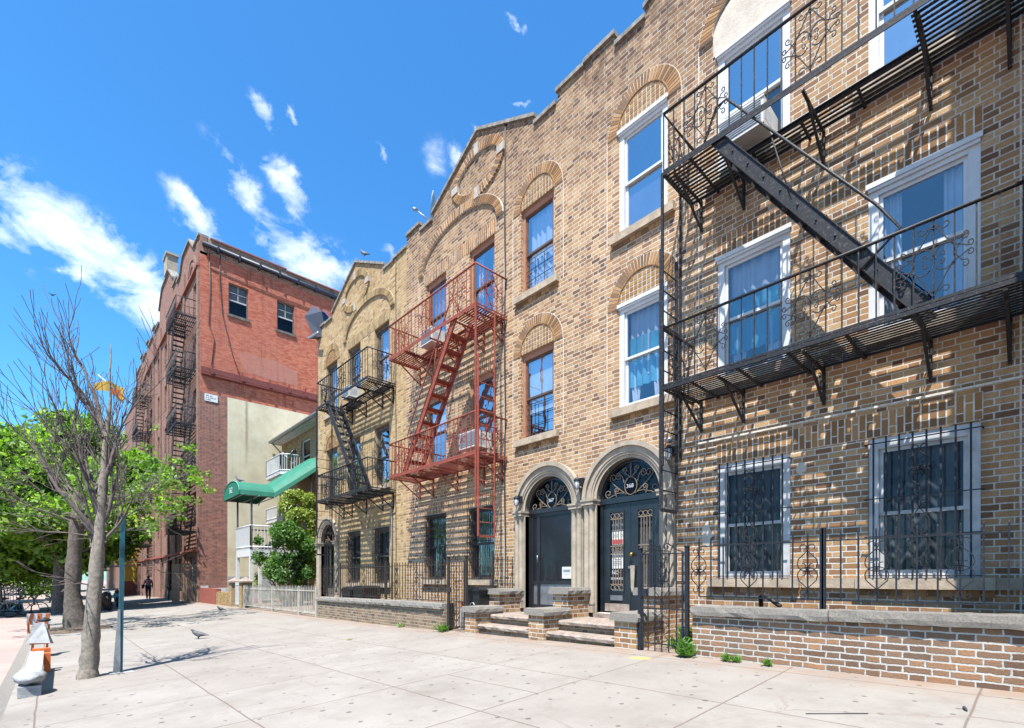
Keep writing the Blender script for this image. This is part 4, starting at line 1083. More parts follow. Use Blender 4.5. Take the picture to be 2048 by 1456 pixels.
def bar_fence(label, y0, y1, x, zb, zt, mat, pitch=.155, hearts=4, posts=(), over=.09, cat='iron fence', tilt=0., zc=None):
    T = thing('iron_fence', label, cat, (x, (y0 + y1) / 2, zb(y0)))
    mb = MB(); mb.bar((x, y0, zb(y0)), (x, y1, zb(y1)), .014, .014); mb.bar((x, y0, zt(y0)), (x, y1, zt(y1)), .018, .014); mb.build('rail', mat, T)
    n = max(2, int(round((y1 - y0) / pitch))); mb = MB(); hb = MB()
    for i in range(n + 1):
        y = y0 + (y1 - y0) * i / n; rj = random.uniform(-.008, .008)
        mb.tube([(x, y, zb(y) - .0), (x, y + rj, zt(y) + over)], .0098, 4, smooth=False)
        mb.tube([(x, y + rj, zt(y) + over), (x, y + rj, zt(y) + over + .02)], [.011, .003], 4, smooth=False)
        if hearts and i % hearts == hearts // 2:
            hb = MB(); heart(hb, lambda a, z: Vector((x - .014, a, z)), y, zb(y) + .04, zt(y) - .02, .20, .0065); hb.build('scrollwork', mat, T)
    mb.build('balusters', mat, T)
    for y in posts:
        mb = MB(); mb.bar((x, y, (zc or zb)(y) - .02), (x, y, zt(y) + .14), .035, .035); mb.build('post', mat, T)
    return T
bar_fence('black iron fence with heart scrolls on the garden wall of the house numbered 368', .22, 3.06, 6.16, lambda y: 1.055, lambda y: 1.70, 'blackfence', .158, 4, (1.66, 1.64), zc=lambda y: .96)
bar_fence('dark iron fence with scrolls on the farther garden wall', 8.62, 15.25, 6.16, lambda y: .80, lambda y: 1.58, 'brownfence', .125, 7, (8.62, 11.3, 14.0), .07, zc=lambda y: .72)
bar_fence('short iron railing on the stoop wall left of the door numbered 367', 7.67, 7.675, 6.2, lambda y: 1.1, lambda y: 1.72, 'brownfence', 1, 0) if 0 else None
def rail_x(label, y, x0, x1, zb, zt, mat, scroll):
    T = thing('iron_railing', label, 'railing', (x0, y, zb)); mb = MB()
    mb.bar((x0, y, zb + .1), (x1, y, zb + .1), .014, .014); mb.bar((x0, y, zt), (x1, y, zt), .018, .014)
    n = max(3, int((x1 - x0) / .13))
    for i in range(n + 1): x = x0 + (x1 - x0) * i / n; mb.tube([(x, y, zb), (x, y, zt + .07)], .008, 4, smooth=False)
    mb.build('balusters', mat, T); mb = MB(); mb.bar((x0, y, zb - .02), (x0, y, zt + .16), .034, .034); mb.build('post', mat, T)
    if scroll:
        mb = MB(); heart(mb, lambda a, z: Vector((a, y - .012, z)), (x0 + x1) / 2, zb + .12, zt - .02, .24); mb.build('scrollwork', mat, T)
rail_x('short iron railing on top of the stoop wall left of the door numbered 367', 7.80, 6.70, 7.25, 1.07, 1.68, 'brownfence', False)
rail_x('short black railing with scrolls on the stoop wall beside the double doors', 4.08, 6.66, 7.22, 1.14, 1.72, 'blackfence', True)

def iron_gate(label, y0, y1, x, zb, zt, mat, post_t):
    T = thing('iron_gate', label, 'gate', (x, (y0 + y1) / 2, zb)); w = y1 - y0
    mb = MB(); mp = lambda a, z: Vector((x, a, z))
    for z in (zb + .06, zb + (zt - zb) * .42, zt): mb.bar((x, y0, z), (x, y1, z), .016, .016)
    for y in (y0 + .02, y1 - .02): mb.bar((x, y, zb), (x, y, zt + .02), .022, .022)
    mb.build('gate_frame', mat, T)
    mb = MB(); n = 6
    for i in range(1, n): y = y0 + w * i / n; mb.tube([(x, y, zb + .04), (x, y, zt)], .009, 4, smooth=False)
    mb.build('bars', mat, T)
    mb = MB(); yc = (y0 + y1) / 2
    heart(mb, lambda a, z: Vector((x - .013, a, z)), yc, zb + .10, zb + (zt - zb) * .42, .22); heart(mb, lambda a, z: Vector((x - .013, a, z)), yc, zb + (zt - zb) * .45, zt - .05, .22)
    for s in (-1, 1):
        L = lambda pts: [(yc + s * a, z) for a, z in pts]
        curve2(mb, L([(w * .48, zt + .01), (w * .32, zt + .05), (w * .18, zt + .12)] + spiral(.07, zt + .09, .055, .4, 1.2, 10, 1)), mp, .009)
    mb.build('scrollwork', mat, T)
    for y in (y0 - .03, y1 + .03):
        mb = MB(); mb.bar((x + .02, y, gz(x, y) - .05), (x + .02, y, post_t), .05, .05); mb.box(x - .012, x + .052, y - .032, y + .032, post_t, post_t + .015); mb.build('post', mat, T)
    mb = MB(); mb.box(x - .03, x + .0, y1 - .1, y1 - .02, zb + (zt - zb) * .55, zb + (zt - zb) * .55 + .10); mb.build('lock', mat, T)
iron_gate('black iron gate with scrolls between the stoop and the nearest garden wall', 3.20, 3.84, 6.03, .34, 1.62, 'blackfence', 1.70)
iron_gate('dark brown iron gate with scrolled top between the farther garden wall and the stoop', 7.92, 8.47, 6.06, .24, 1.62, 'brownfence', 1.72)

# neighbouring wall rail cut by the right edge
T = thing('iron_railing', 'black iron railing with curved top at the right end of the nearest garden wall', 'railing', (6.1, -.02, .3))
mb = MB(); mb.bar((6.05, -.03, .33), (6.05, -.03, 1.55), .04, .04); mb.tube([(6.05, -.03, 1.55), (6.07, -.06, 1.60), (6.1, -.14, 1.61), (6.1, -.44, 1.61)], .022, 6); mb.build('post', 'blackfence', T)
mb = MB()
for i in range(4): mb.tube([(6.1, -.08 - i * .1, .5), (6.1, -.08 - i * .1, 1.6)], .009, 4)
mb.build('balusters', 'blackfence', T)

# black bent pipe behind the near wall
mb = MB(); mb.tube([(6.62, 2.44, .3), (6.60, 2.46, 1.06), (6.55, 2.40, 1.09), (6.45, 2.18, .95)], .028, 6); tag(mb.build('vent_pipe', 'black'), 'bent black pipe standing behind the nearest garden wall', 'pipe')
# plaster smears
def blot(x, y, z, r, kz, seed, parent, name='plaster_patch', mat='stucco_white'):
    rnd = random.Random(seed); mb = MB(); pts = []
    for i in range(14):
        t = 2 * PI * i / 14; q = r * rnd.uniform(.6, 1.15); pts.append((y + q * math.cos(t), z + q * kz * math.sin(t)))
    mb.prism(pts, x - .004, x + .006); mb.build(name, mat, parent)
blot(FX, 3.50, 1.96, .10, 2.0, 3, HC); blot(FX, 2.22, 2.75, .075, 1.4, 4, HC); blot(FX, 2.12, 2.02, .03, 1., 5, HC)

def lantern(label, y, z, x, dome=False):
    T = thing('wall_lantern', label, 'wall lantern', (x, y, z), 'porch lanterns')
    mb = MB(); mb.box(x - .02, FX + .0, y - .04, y + .04, z + .02, z + .16); mb.bar((x - .01, y, z + .15), (x - .11, y, z + .15), .02, .02); mb.lathe((x - .11, y, z + .02), [(.02, .14), (.062, .10), (.066, .085), (.05, .08)], 10); mb.build('bracket', 'black', T)
    mb = MB(); mb.lathe((x - .11, y, z + .02), [(.045, .08), (.047, .0), (.04, -.06), (.02, -.09)], 10); mb.build('lamp_glass', 'curtain', T)
    mb = MB()
    for i in range(6):
        a = i * PI / 3; mb.tube([(x - .11 + .05 * math.cos(a), y + .05 * math.sin(a), z + .10), (x - .11 + .045 * math.cos(a), y + .045 * math.sin(a), z - .04), (x - .11, y, z - .075)], .004, 4)
    mb.build('lamp_cage', 'black', T)
    if dome:
        mb = MB(); mb.lathe((x - .06, y + .03, z + .23), [(.0, .07), (.045, .055), (.062, .02), (.062, 0), (.03, -.02)], 12); mb.build('motion_sensor', 'galv', T)
lantern('small wall lantern left of the arched door numbered 367', 7.52, E + 1.55, FX - .08)
lantern('small wall lantern between the two arched doorways', 5.86, E + 1.68, FX - .12)
lantern('wall lantern with a round sensor above it right of the double doors', 4.02, E + 1.92, FX - .10, True)

def vcable(label, y, z0, z1, n=2, mat='cable'):
    mb = MB()
    for i in range(n): mb.tube([(FX - .02, y + .02 * i + .012 * math.sin(z * 2.1 + i), z) for z in [z0 + (z1 - z0) * k / 16 for k in range(17)]], .008, 4)
    tag(mb.build('cable', mat), label, 'cable')
vcable('dark cables running down the facade left of the window over door 367', 8.06, .35, 11.36, 2)
vcable('thin dark cable running down the seam between the two farther houses', 12.78, .35, 10.7, 1)
mb = MB(); mb.tube([(FX - .04, 12.98, .3), (FX - .04, 12.98, 3.35), (FX - .03, 13.1, 3.5), (FX - .02, 15.2, 3.42)], .022, 6); tag(mb.build('conduit', 'galv'), 'grey conduit bending over the ground floor windows of the farthest tan house', 'conduit')

def wheelie_bin(label, x, y, w, h, emblem=False, rot=0):
    z = gz(x, y); T = thing('rubbish_bin', label, 'bin', (x, y, z))
    mb = MB(); a, b = w / 2 * .84, w / 2
    vs = [(x - a, y - a, z + .03), (x + a, y - a, z + .03), (x + a, y + a, z + .03), (x - a, y + a, z + .03), (x - b, y - b, z + h), (x + b, y - b, z + h), (x + b, y + b, z + h), (x - b, y + b, z + h)]
    mb.add(vs, [(0, 3, 2, 1), (0, 1, 5, 4), (1, 2, 6, 5), (2, 3, 7, 6), (3, 0, 4, 7), (4, 5, 6, 7)]); mb.build('body', 'bin', T)
    mb = MB(); mb.box(x - b - .03, x + b + .03, y - b - .03, y + b + .03, z + h, z + h + .03); mb.prism([(y - b, z + h + .03), (y + b, z + h + .03), (y + b * .8, z + h + .08), (y - b * .8, z + h + .08)], x - b * .9, x + b * .9); mb.build('lid', 'bin', T)
    for s in (-1, 1):
        mb = MB(); mb.lathe((x + b - .05, y + s * a, z + .08), [(.02, -.03), (.08, -.03), (.08, .03), (.02, .03)], 12, axis=(0, 1, 0)); mb.build('wheel', 'rubber', T)
    if emblem:
        mb = MB(); xx = x - b + .01; mp = lambda u, v: Vector((xx - .02, y + u, z + v))
        curve2(mb, arc(0, h * .62, .065, .2, PI - .2, 10), mp, .012); curve2(mb, [(-.09, h * .52), (-.055, h * .36), (-.02, h * .40), (0, h * .30), (.02, h * .40), (.055, h * .36), (.09, h * .52), (0, h * .47), (-.09, h * .52)], mp, .012)
        mb.build('emblem', 'ac', T)
wheelie_bin('black wheeled bin with pale emblem behind the brown iron gate', 6.55, 8.02, .42, .80, True)
wheelie_bin('black lidded bin behind the left end of the farther garden wall', 6.75, 13.5, .6, .85)
wheelie_bin('black lidded bin beside another bin, nearest the arched door behind the farther garden wall', 6.75, 14.3, .6, .80)
mb = MB(); z = gz(6.5, 8.25); mb.box(6.45, 6.72, 8.36, 8.60, z, z + .45); T_ = tag(mb.build('storage_box', 'sandbag'), 'pale box with orange top standing inside the brown iron gate', 'box')
mb = MB(); mb.box(6.46, 6.71, 8.37, 8.59, z + .452, z + .56); mb.build('lid', 'orange', T_)

# white picket railing and brick piers in front of the cream house
T = thing('picket_fence', 'white painted metal picket fence in front of the green bush', 'fence', (WX, 19.4, gz(WX, 19.4)))
zt = lambda y: .98 - .002 * (y - 15.4) * 1.0 - .005 * (y - 15.4); zb = lambda y: gz(WX, y) + .10
mb = MB(); y0, y1 = 15.38, 23.35
for f_ in (lambda y: zt(y) - .10, lambda y: zb(y) + .02): mb.bar((WX + .02, y0, f_(y0)), (WX + .02, y1, f_(y1)), .03, .035)
mb.build('rail', 'fencewhite', T); mb = MB(); n = 56
for i in range(n + 1):
    y = y0 + (y1 - y0) * i / n; mb.bar((WX + .02, y, zb(y)), (WX + .02, y, zt(y) + .03 * (i % 2)), .022, .022)
    mb.lathe((WX + .02, y, zt(y) + .03 * (i % 2)), [(.018, 0), (.0, .05)], 4)
mb.build('pickets', 'fencewhite', T)
for y in (15.4, 16.9, 19.6, 23.3):
    mb = MB(); mb.bar((WX + .02, y, gz(WX, y)), (WX + .02, y, zt(y) + .04), .07, .07); mb.build('post', 'fencewhite', T)
def pier(label, x, y, w, h):
    z = gz(x, y); T = thing('gate_pier', label, 'gate pier', (x, y, z), 'brick gate piers with pyramid caps')
    mb = MB(); mb.box(x - w / 2, x + w / 2, y - w / 2, y + w / 2, z - .1, z + h); mb.build('shaft', 'yellowbrick', T)
    mb = MB(); b = w / 2 + .06; vs = [(x - b, y - b, z + h), (x + b, y - b, z + h), (x + b, y + b, z + h), (x - b, y + b, z + h), (x - b, y - b, z + h + .06), (x + b, y - b, z + h + .06), (x + b, y + b, z + h + .06), (x - b, y + b, z + h + .06), (x, y, z + h + .24)]
    mb.add(vs, [(0, 3, 2, 1), (0, 1, 5, 4), (1, 2, 6, 5), (2, 3, 7, 6), (3, 0, 4, 7), (4, 5, 8), (5, 6, 8), (6, 7, 8), (7, 4, 8)]); mb.build('cap', 'step', T)
pier('golden brick pier with pale pyramid cap right of the narrow white gate', WX + .15, 23.62, .42, 1.08)
pier('golden brick pier with pale pyramid cap left of the narrow white gate', WX + .15, 25.3, .42, 1.08)
pier('golden brick pier with pale cap behind the white picket fence, nearer the bush', 8.2, 23.5, .5, 1.3)
pier('golden brick pier with pale cap behind the white picket fence, next to the porch post', 8.2, 25.2, .5, 1.3)
mb = MB()
for i in range(9): mb.bar((WX + .1, 23.9 + i * .14, gz(6, 24) + .05), (WX + .1, 23.9 + i * .14, gz(6, 24) + 1.1), .03, .03)
for zz in (.12, .98): mb.bar((WX + .1, 23.85, gz(6, 24) + zz), (WX + .1, 25.05, gz(6, 24) + zz), .03, .04)
tag(mb.build('white_gate', 'white'), 'narrow white metal gate between two golden brick piers', 'gate')
mb = MB(); mb.box(WX, WX + .25, 25.55, 28.2, -.2, gz(6, 26) + .62); tag(mb.build('garden_wall', 'yellowbrick'), 'low golden brick wall left of the pyramid capped piers', 'garden wall')
mb = MB(); mb.box(WX - .02, WX + .22, 28.21, 31.86, -.3, gz(6, 30) + .80); tag(mb.build('garden_wall', 'clay'), 'low wall painted oxide red at the corner of the big red building', 'garden wall')

# neighbouring building that steps forward just past the right edge (its shadow falls on the last metre of the facade)
T = thing('projecting_building', 'brown brick building stepping forward just past the right edge, shading the last strip of facade', 'building', (5.3, -3.5, .2))
mb = MB(); mb.box(5.3, 16, -9, -.48, -.2, 12.2); mb.build('wall', 'bricklow', T); mb = MB(); mb.box(5.22, 16.1, -9.05, -.46, 12.2, 12.4); mb.build('parapet_coping', 'parapet_cap', T)

# ------------------------------------------------------------------ big red building
RY = 31.9; RZ = E + 19.0
R = thing('apartment_building', 'tall red brick apartment building with painted side wall and cream stucco panel', 'apartment building', (WX, RY, -.1))
mp = lambda a, z, d: (a, RY + d, z)
wh = [(7.41, 8.45, E + 15.15, E + 16.95), (10.05, 11.08, E + 15.15, E + 16.95), (12.7, 13.7, E + 15.15, E + 16.95)]
mb = MB(); grid_wall(mb, 6.0, 20, E + 10.35, E + 18.15, wh, mp, .25); mb.build('painted_wall', 'redpaint', R, fixn=False)
mb = MB(); mb.quad(mp(6, -.5, 0), mp(20, -.5, 0), mp(20, E + 10.35, 0), mp(6, E + 10.35, 0)); mb.build('side_wall', 'redbrick', R, fixn=False)
mb = MB(); mb.box(7.36, 19.9, RY - .03, RY + .01, -.3, E + 10.33); mb.build('stucco_panel', 'stucco', R)
mb = MB(); mb.box(7.36, 19.9, RY - .034, RY - .031, -.3, E + .05); mb.build('grey_dado', 'sandbag', R)
mb = MB(); mb.prism([(7.9, E + 13.1), (9.9, E + 13.2), (11.2, E + 12.9), (11.3, E + 12.05), (9.6, E + 11.95), (8.3, E + 12.1)], RY - .004, RY + .01, axis='y'); mb.build('faded_patch', 'redpatch', R)
mb = MB()
for x0, x1, z in ((6.37, 10.6, RZ), (10.6, 20, RZ - .02)): mb.box(x0, x1, RY - .0, RY + .35, E + 18.15, z)
mb.build('side_parapet', 'darktop', R)
mb = MB(); mb.box(6.5, 10.6, RY - .06, RY + .4, RZ, RZ + .07); mb.box(10.62, 20, RY - .06, RY + .4, RZ - .10, RZ - .02); mb.build('parapet_tiles', 'clay', R)
mb = MB(); mb.tube([(6.1, RY - .12, E + 18.55), (20, RY - .12, E + 18.35)], .13, 8); 
for i in range(12): x = 6.8 + i * 1.1; mb.box(x, x + .08, RY - .27, RY, E + 18.3, E + 18.65)
mb.build('gutter_pipe', 'navy', R)
mb = MB(); mb.bar((6.05, RY - .10, E + 11.32), (20, RY - .10, E + 11.32), .2, .05); mb.bar((6.05, RY - .03, E + 11.5), (20, RY - .03, E + 11.5), .04, .5); mb.bar((6.05, RY - .2, E + 11.5), (20, RY - .2, E + 11.30), .03, .10)
mb.build('steel_beam', 'beam', R)
for x in (6.55, 8.1, 9.6, 10.7, 11.7, 12.7):
    mb = MB(); mb.box(x - .05, x + .05, RY - .26, RY - .06, E + 11.38, E + 11.55); mb.box(x - .03, x + .03, RY - .2, RY - .14, E + 11.5, E + 11.9); mb.build('clamp', 'beam', R)
for i, (x0, x1, z0, z1) in enumerate(wh):
    mb = MB(); t = .07
    mb.box(x0, x0 + t, RY + .08, RY + .2, z0, z1); mb.box(x1 - t, x1, RY + .08, RY + .2, z0, z1); mb.box(x0 + t, x1 - t, RY + .08, RY + .2, z1 - t, z1); mb.box(x0 + t, x1 - t, RY + .08, RY + .2, z0, z0 + t)
    fr = mb.build('window', 'greywood', R)
    mb = MB(); zm = (z0 + z1) / 2 - .05; mb.box(x0 + t, x1 - t, RY + .11, RY + .16, zm, zm + .06); mb.box(x0 + t, x1 - t, RY + .12, RY + .15, zm + .46, zm + .49); mb.box((x0 + x1) / 2 - .015, (x0 + x1) / 2 + .015, RY + .12, RY + .15, zm + .06, z1 - t); mb.build('sash', 'whitedirty', fr)
    mb = MB(); mb.quad((x0, RY + .15, z0), (x1, RY + .15, z0), (x1, RY + .15, z1), (x0, RY + .15, z1)); mb.build('pane', 'glassdark', fr)
    mb = MB(); mb.quad((x0, RY + .2, zm), (x1, RY + .2, zm), (x1, RY + .2, z1), (x0, RY + .2, z1)); mb.build('blind', 'blind', fr)
    mb = MB(); mb.box(x0, x1, RY + .6, RY + .62, z0, z1); mb.build('room', 'room', fr)
    mb = MB(); mb.box(x0 - .08, x1 + .08, RY - .07, RY + .08, z0 - .15, z0); mb.build('window_sill', 'beam' if 0 else 'greywood', fr)
for pts in ([(6.45, 18.2), (6.5, 16), (6.42, 14.2), (6.7, 13.4), (6.55, 11.9)], [(7.0, 18.3), (6.95, 17), (7.1, 15), (7.6, 12.9), (8.0, 11.7)], [(6.5, 17.4), (9, 17.2), (12, 17.1)]):
    mb = MB(); mb.tube([(x, RY - .03, E + z) for x, z in pts], .022, 4); mb.build('cable', 'cable', R)
# small white notice board
mb = MB(); mb.box(6.22, 6.86, RY - .035, RY - .004, E + 9.88, E + 10.28); sg = mb.build('wall_sign', 'paper', R)
for txt, zz, sz, xx in (('SELL YOUR', 10.17, .11, 6.50), ('BUILDING', 10.06, .135, 6.54), ('HERE', 9.95, .10, 6.42)):
    pass
for z_, segs in ((10.18, ((6.28, 6.42), (6.48, 6.60))), (10.07, ((6.28, 6.33), (6.37, 6.46), (6.50, 6.66), (6.70, 6.78))), (9.96, ((6.28, 6.33), (6.36, 6.52)))):
    mb = MB()
    for a, b in segs:
        k = max(1, int((b - a) / .035))
        for i in range(k): mb.box(a + i * (b - a) / k, a + (i + .72) * (b - a) / k, RY - .037, RY - .0355, E + z_ - .03, E + z_ + .03)
    mb.build('sign_lettering', 'papertext', sg)
# front of the building, seen almost edge-on
mpf = lambda a, z, d: (WX + d, a, z); LV = [E + 14.6, E + 11.63, E + 8.57, E + 5.55, E + 2.6]
holes = []
for k, z in enumerate(LV):
    for y in (32.55, 36.4, 39.6, 42.6, 45.8, 49.8, 53.2, 56.5): holes.append((y, y + 1.15, z + .35, z + 2.25))
for y in (33.5, 37.0, 40.5, 44.2): holes.append((y, y + 1.3, E - .9, E + 1.2))
mb = MB(); grid_wall(mb, RY, 60, -1., E + 18.0, holes, mpf, .3)
prof = [(RY, 18.0), (RY, 19.0), (33.4, 19.0), (34.6, 20.0), (36.6, 20.0), (37.6, 19.2), (38.6, 19.2), (38.6, 19.6), (40.2, 19.6), (40.2, 20.3), (41.6, 21.4), (44.6, 21.4), (46., 20.3), (46., 19.4), (48.2, 19.4), (48.2, 20.0), (49.4, 20.0), (49.4, 19.5), (51.8, 19.5), (51.8, 20.1), (53., 20.1), (53., 19.5), (55.5, 19.5), (55.5, 20.1), (56.8, 20.1), (56.8, 19.5), (60, 19.5), (60, 18.0)]
for (a, za), (b, zb_) in zip(prof[1:], prof[2:]):
    if b > a: mb.prism([(a, E + 18), (b, E + 18), (b, E + zb_), (a, E + za)], WX, WX + .35)
mb.build('front_wall', 'redfront', R, fixn=False)
mb = MB(); mb.box(WX + .36, 19.95, RY + .35, 60, E + 17.2, E + 17.4); mb.box(WX + .9, 19.95, RY + .65, 59.9, -1, E + 17.19); mb.build('roof', 'tar', R)
mb = MB()
for (a, za), (b, zb_) in zip(prof[1:-1], prof[2:-1]):
    if b > a: mb.prism([(a, E + za), (b, E + zb_), (b, E + zb_ + .12), (a, E + za + .12)], WX - .1, WX + .42)
mb.build('parapet_coping', 'parapet_cap', R)
mb = MB(); mb.box(WX - .15, WX + .5, 41.7, 42.9, E + 21.5, E + 22.6); mb.box(WX - .22, WX + .55, 41.6, 43.0, E + 22.6, E + 22.75); mb.build('cream_finial', 'stone', R)
mb = MB()
for y in (RY + .02, 35.9, 38.9, 41.6, 44.9, 48.4, 51.9, 55.4): mb.box(WX - .10, WX + .01, y, y + .42, -.8, E + 18.6)
mb.build('pilaster', 'redfront', R)
mb = MB()
for z in (E + 1.45, E + 17.3): mb = MB(); mb.box(WX - .16, WX + .01, RY, 60, z, z + .14); mb.build('string_course', 'clay', R)
mb = MB(); bb = MB()
for (y, y2, z0, z1) in holes:
    mb.box(WX + .14, WX + .2, y, y + .08, z0, z1); mb.box(WX + .14, WX + .2, y2 - .08, y2, z0, z1); mb.box(WX + .14, WX + .2, y + .08, y2 - .08, (z0 + z1) / 2 - .03, (z0 + z1) / 2 + .03)
    bb.quad((WX + .18, y, z0), (WX + .18, y2, z0), (WX + .18, y2, z1), (WX + .18, y, z1))
mb.build('window_frames', 'whitedirty', R); bb.build('window_panes', 'glassdark', R)
mb = MB(); band(mb, 34.0, E + 17.6, .9, 1.15, 0, PI, WX - .06, WX + .01, 20); band(mb, 34.0, E + 17.6, .55, .75, 0, PI, WX - .05, WX + .01, 20); mb.build('blind_arch', 'redfront', R)

def far_escape(label, y0, y1, levels):
    xo = 4.98; T = thing('fire_escape', label, 'fire escape', (WX, (y0 + y1) / 2, levels[-1]), 'fire escapes on the big red building')
    for k, z in enumerate(levels):
        mb = MB()
        for i in range(12): x = xo + (WX - xo) * i / 11; mb.bar((x, y0, z), (x, y1, z), .035, .03)
        for i in range(6): y = y0 + (y1 - y0) * i / 5; mb.bar((xo, y, z - .04), (WX, y, z - .04), .05, .04)
        mb.bar((xo, y0, z - .02), (xo, y1, z - .02), .03, .10); mb.bar((xo, y0, z - .02), (WX, y0, z - .02), .03, .10)
        mb.build('platform', 'black', T)
        mb = MB()
        for h in (.95, .5, .1): mb.tube([(WX, y0, z + h), (xo, y0, z + h), (xo, y1, z + h), (WX, y1, z + h)], .025 if h > .9 else .014, 5)
        n = 18
        for i in range(n + 1): y = y0 + (y1 - y0) * i / n; mb.tube([(xo, y, z), (xo, y, z + .95)], .012, 4)
        for i in range(1, 5): x = xo + (WX - xo) * i / 5; mb.tube([(x, y0, z), (x, y0, z + .95)], .012, 4)
        mb.build('railing', 'black', T)
        if k < len(levels) - 1:
            z2 = levels[k + 1]; mb = MB(); ya, yb = y0 + .9, y1 - .6
            for x in (xo + .08, xo + .6): mb.bar((x, ya, z), (x, yb, z2), .03, .14)
            for i in range(1, 12): t = i / 12; mb.box(xo + .08, xo + .6, ya + (yb - ya) * t - .1, ya + (yb - ya) * t + .1, z + (z2 - z) * t - .015, z + (z2 - z) * t + .015)
            mb.tube([(xo + .08, ya, z + .9), (xo + .08, yb, z2 + .8)], .018, 4); mb.build('stair', 'black', T)
far_escape('black iron fire escape down the front of the big red building, nearest its corner', 32.5, 35.7, LV)
far_escape('black iron fire escape farther along the front of the big red building', 49.3, 52.8, LV)
# ground-floor street gate of the red building
T = thing('iron_gate', 'tall rusty grey security gate at the corner of the big red building', 'gate', (WX - .2, RY + .6, -.1))
mb = MB(); zz = gz(6, 32); x = WX - .9
for i in range(13): t = i / 12; mb.bar((x + .85 * t, RY + .35, zz), (x + .85 * t, RY + .35, zz + 2.1), .03, .03)
for h in (.05, 1.0, 2.1): mb.bar((x, RY + .35, zz + h), (x + .87, RY + .35, zz + h), .04, .04)
mb.box(x - .35, x, RY + .33, RY + .37, zz, zz + 2.12); mb.build('leaf', 'bronze', T)
# painted tag band at the foot of the side wall
mb = MB(); mb.prism([(6.02, E - .95 + .5), (6.4, E - .95 + .5), (6.4, E - .60), (9.0, E - .55), (9.0, E - .88 + .05), (6.02, E - .9)], RY - .04, RY - .005, axis='y'); mb.build('white_painted_band', 'whitedirty', R)
for i, (w_, x_) in enumerate(((.5, 6.6), (.7, 7.3))):
    pass

# ------------------------------------------------------------------ cream/golden house set back, with awning, balconies and porch
HX = 10.2
B = thing('set_back_house', 'golden brick three storey house set back behind the green awning', 'house', (HX, 25, 0))
mp = lambda a, z, d: (HX + d, a, z)
hh = [(29.0, 30.3, E + 5.95, E + 7.4), (27.0, 28.3, E + 5.75, E + 7.6), (28.9, 30.2, E + 3.2, E + 5.1), (26.0, 27.4, E + 1.9, E + 4.2), (28.9, 30.2, E + .2, E + 1.8)]
mb = MB(); grid_wall(mb, 18.7, 31.5, -.3, E + 8.1, hh, mp, .2); mb.quad((HX, 31.5, -.3), (18, 31.5, -.3), (18, 31.5, E + 8), (HX, 31.5, E + 8)); mb.build('wall', 'yellowbrick', B, fixn=False)
mb = MB(); mb.box(HX - .55, 18, 18.7, 31.7, E + 8.02, E + 8.10); mb.prism([(HX - .55, E + 8.1), (18, E + 8.1), (14, E + 10.2)], 18.7, 31.7, axis='y'); mb.build('roof', 'whitedirty', B)
mb = MB(); mb.tube([(HX - .62, 18.7, E + 8.16), (HX - .62, 31.7, E + 8.12)], .10, 6); mb.tube([(HX - .6, 31.55, E + 8.1), (HX - .1, 31.5, E + 7.6), (HX - .08, 31.45, .0)], .05, 6); mb.build('gutter', 'galv', B)
for (y, y2, z0, z1) in hh:
    mb = MB(); mb.box(HX + .08, HX + .14, y, y + .08, z0, z1); mb.box(HX + .08, HX + .14, y2 - .08, y2, z0, z1); mb.box(HX + .08, HX + .14, y + .08, y2 - .08, z1 - .08, z1); mb.box(HX + .08, HX + .14, y + .08, y2 - .08, (z0 + z1) / 2, (z0 + z1) / 2 + .05)
    fr = mb.build('window', 'white', B); mb = MB(); mb.quad((HX + .12, y, z0), (HX + .12, y2, z0), (HX + .12, y2, z1), (HX + .12, y, z1)); mb.build('pane', 'glassdark', fr)
    mb = MB(); mb.box(HX + .5, HX + .52, y, y2, z0, z1); mb.build('room', 'room', fr)
def white_balcony(label, x0, y0, y1, z, h=.95):
    T = thing('balcony', label, 'balcony', (HX, (y0 + y1) / 2, z)); mb = MB()
    c = .35; out = [(HX, y0), (x0 + c, y0), (x0, y0 + c), (x0, y1 - c), (x0 + c, y1), (HX, y1)]
    mb.prism([(a, b) for a, b in out], z - .14, z, axis='z'); mb.build('floor', 'whitedirty', T)
    mb = MB(); P = [Vector((a, b, 0)) for a, b in out]
    for hh_ in (h, .08): mb.tube([(p.x, p.y, z + hh_) for p in P], .03, 6)
    for p, q in zip(P, P[1:]):
        n = max(1, int((q - p).length / .12))
        for i in range(n + 1): a = p.lerp(q, i / n); mb.bar((a.x, a.y, z), (a.x, a.y, z + h), .022, .022)
    mb.build('railing', 'white', T)
white_balcony('upper white railed balcony above the green awning', 9.15, 28.2, 31.3, E + 5.82)
white_balcony('lower white railed balcony behind the bush top', 9.15, 28.2, 31.3, E + 3.25, .7)
# raised porch
PX, PY0, PY1, PZ = 7.0, 26.1, 28.6, E + 1.38
T = thing('raised_porch', 'white raised porch with picket railing on tall white posts under the green awning', 'porch', (PX, 27.3, -.1))
mb = MB(); mb.box(PX, HX, PY0, PY1, PZ - .35, PZ); mb.build('deck', 'white', T)
mb = MB(); h = 1.15
for h_ in (h, .12): mb.tube([(9.4, PY0, PZ + h_), (PX, PY0, PZ + h_), (PX, PY1, PZ + h_), (9.4, PY1, PZ + h_)], .035, 6)
for i in range(20): y = PY0 + (PY1 - PY0) * i / 19; mb.bar((PX, y, PZ), (PX, y, PZ + h), .028, .028)
for i in range(16): x = PX + 2.4 * i / 15; mb.bar((x, PY0, PZ), (x, PY0, PZ + h), .028, .028)
mb.build('railing', 'white', T)
for (x, y, s) in ((PX + .06, PY0 + .06, .16), (PX + .06, PY1 - .06, .14), (PX + .45, PY0 + .06, .14), (8.6, PY0 + .06, .18)):
    mb = MB(); mb.box(x - s / 2, x + s / 2, y - s / 2, y + s / 2, -.3, PZ - .36); mb.build('post', 'white', T)
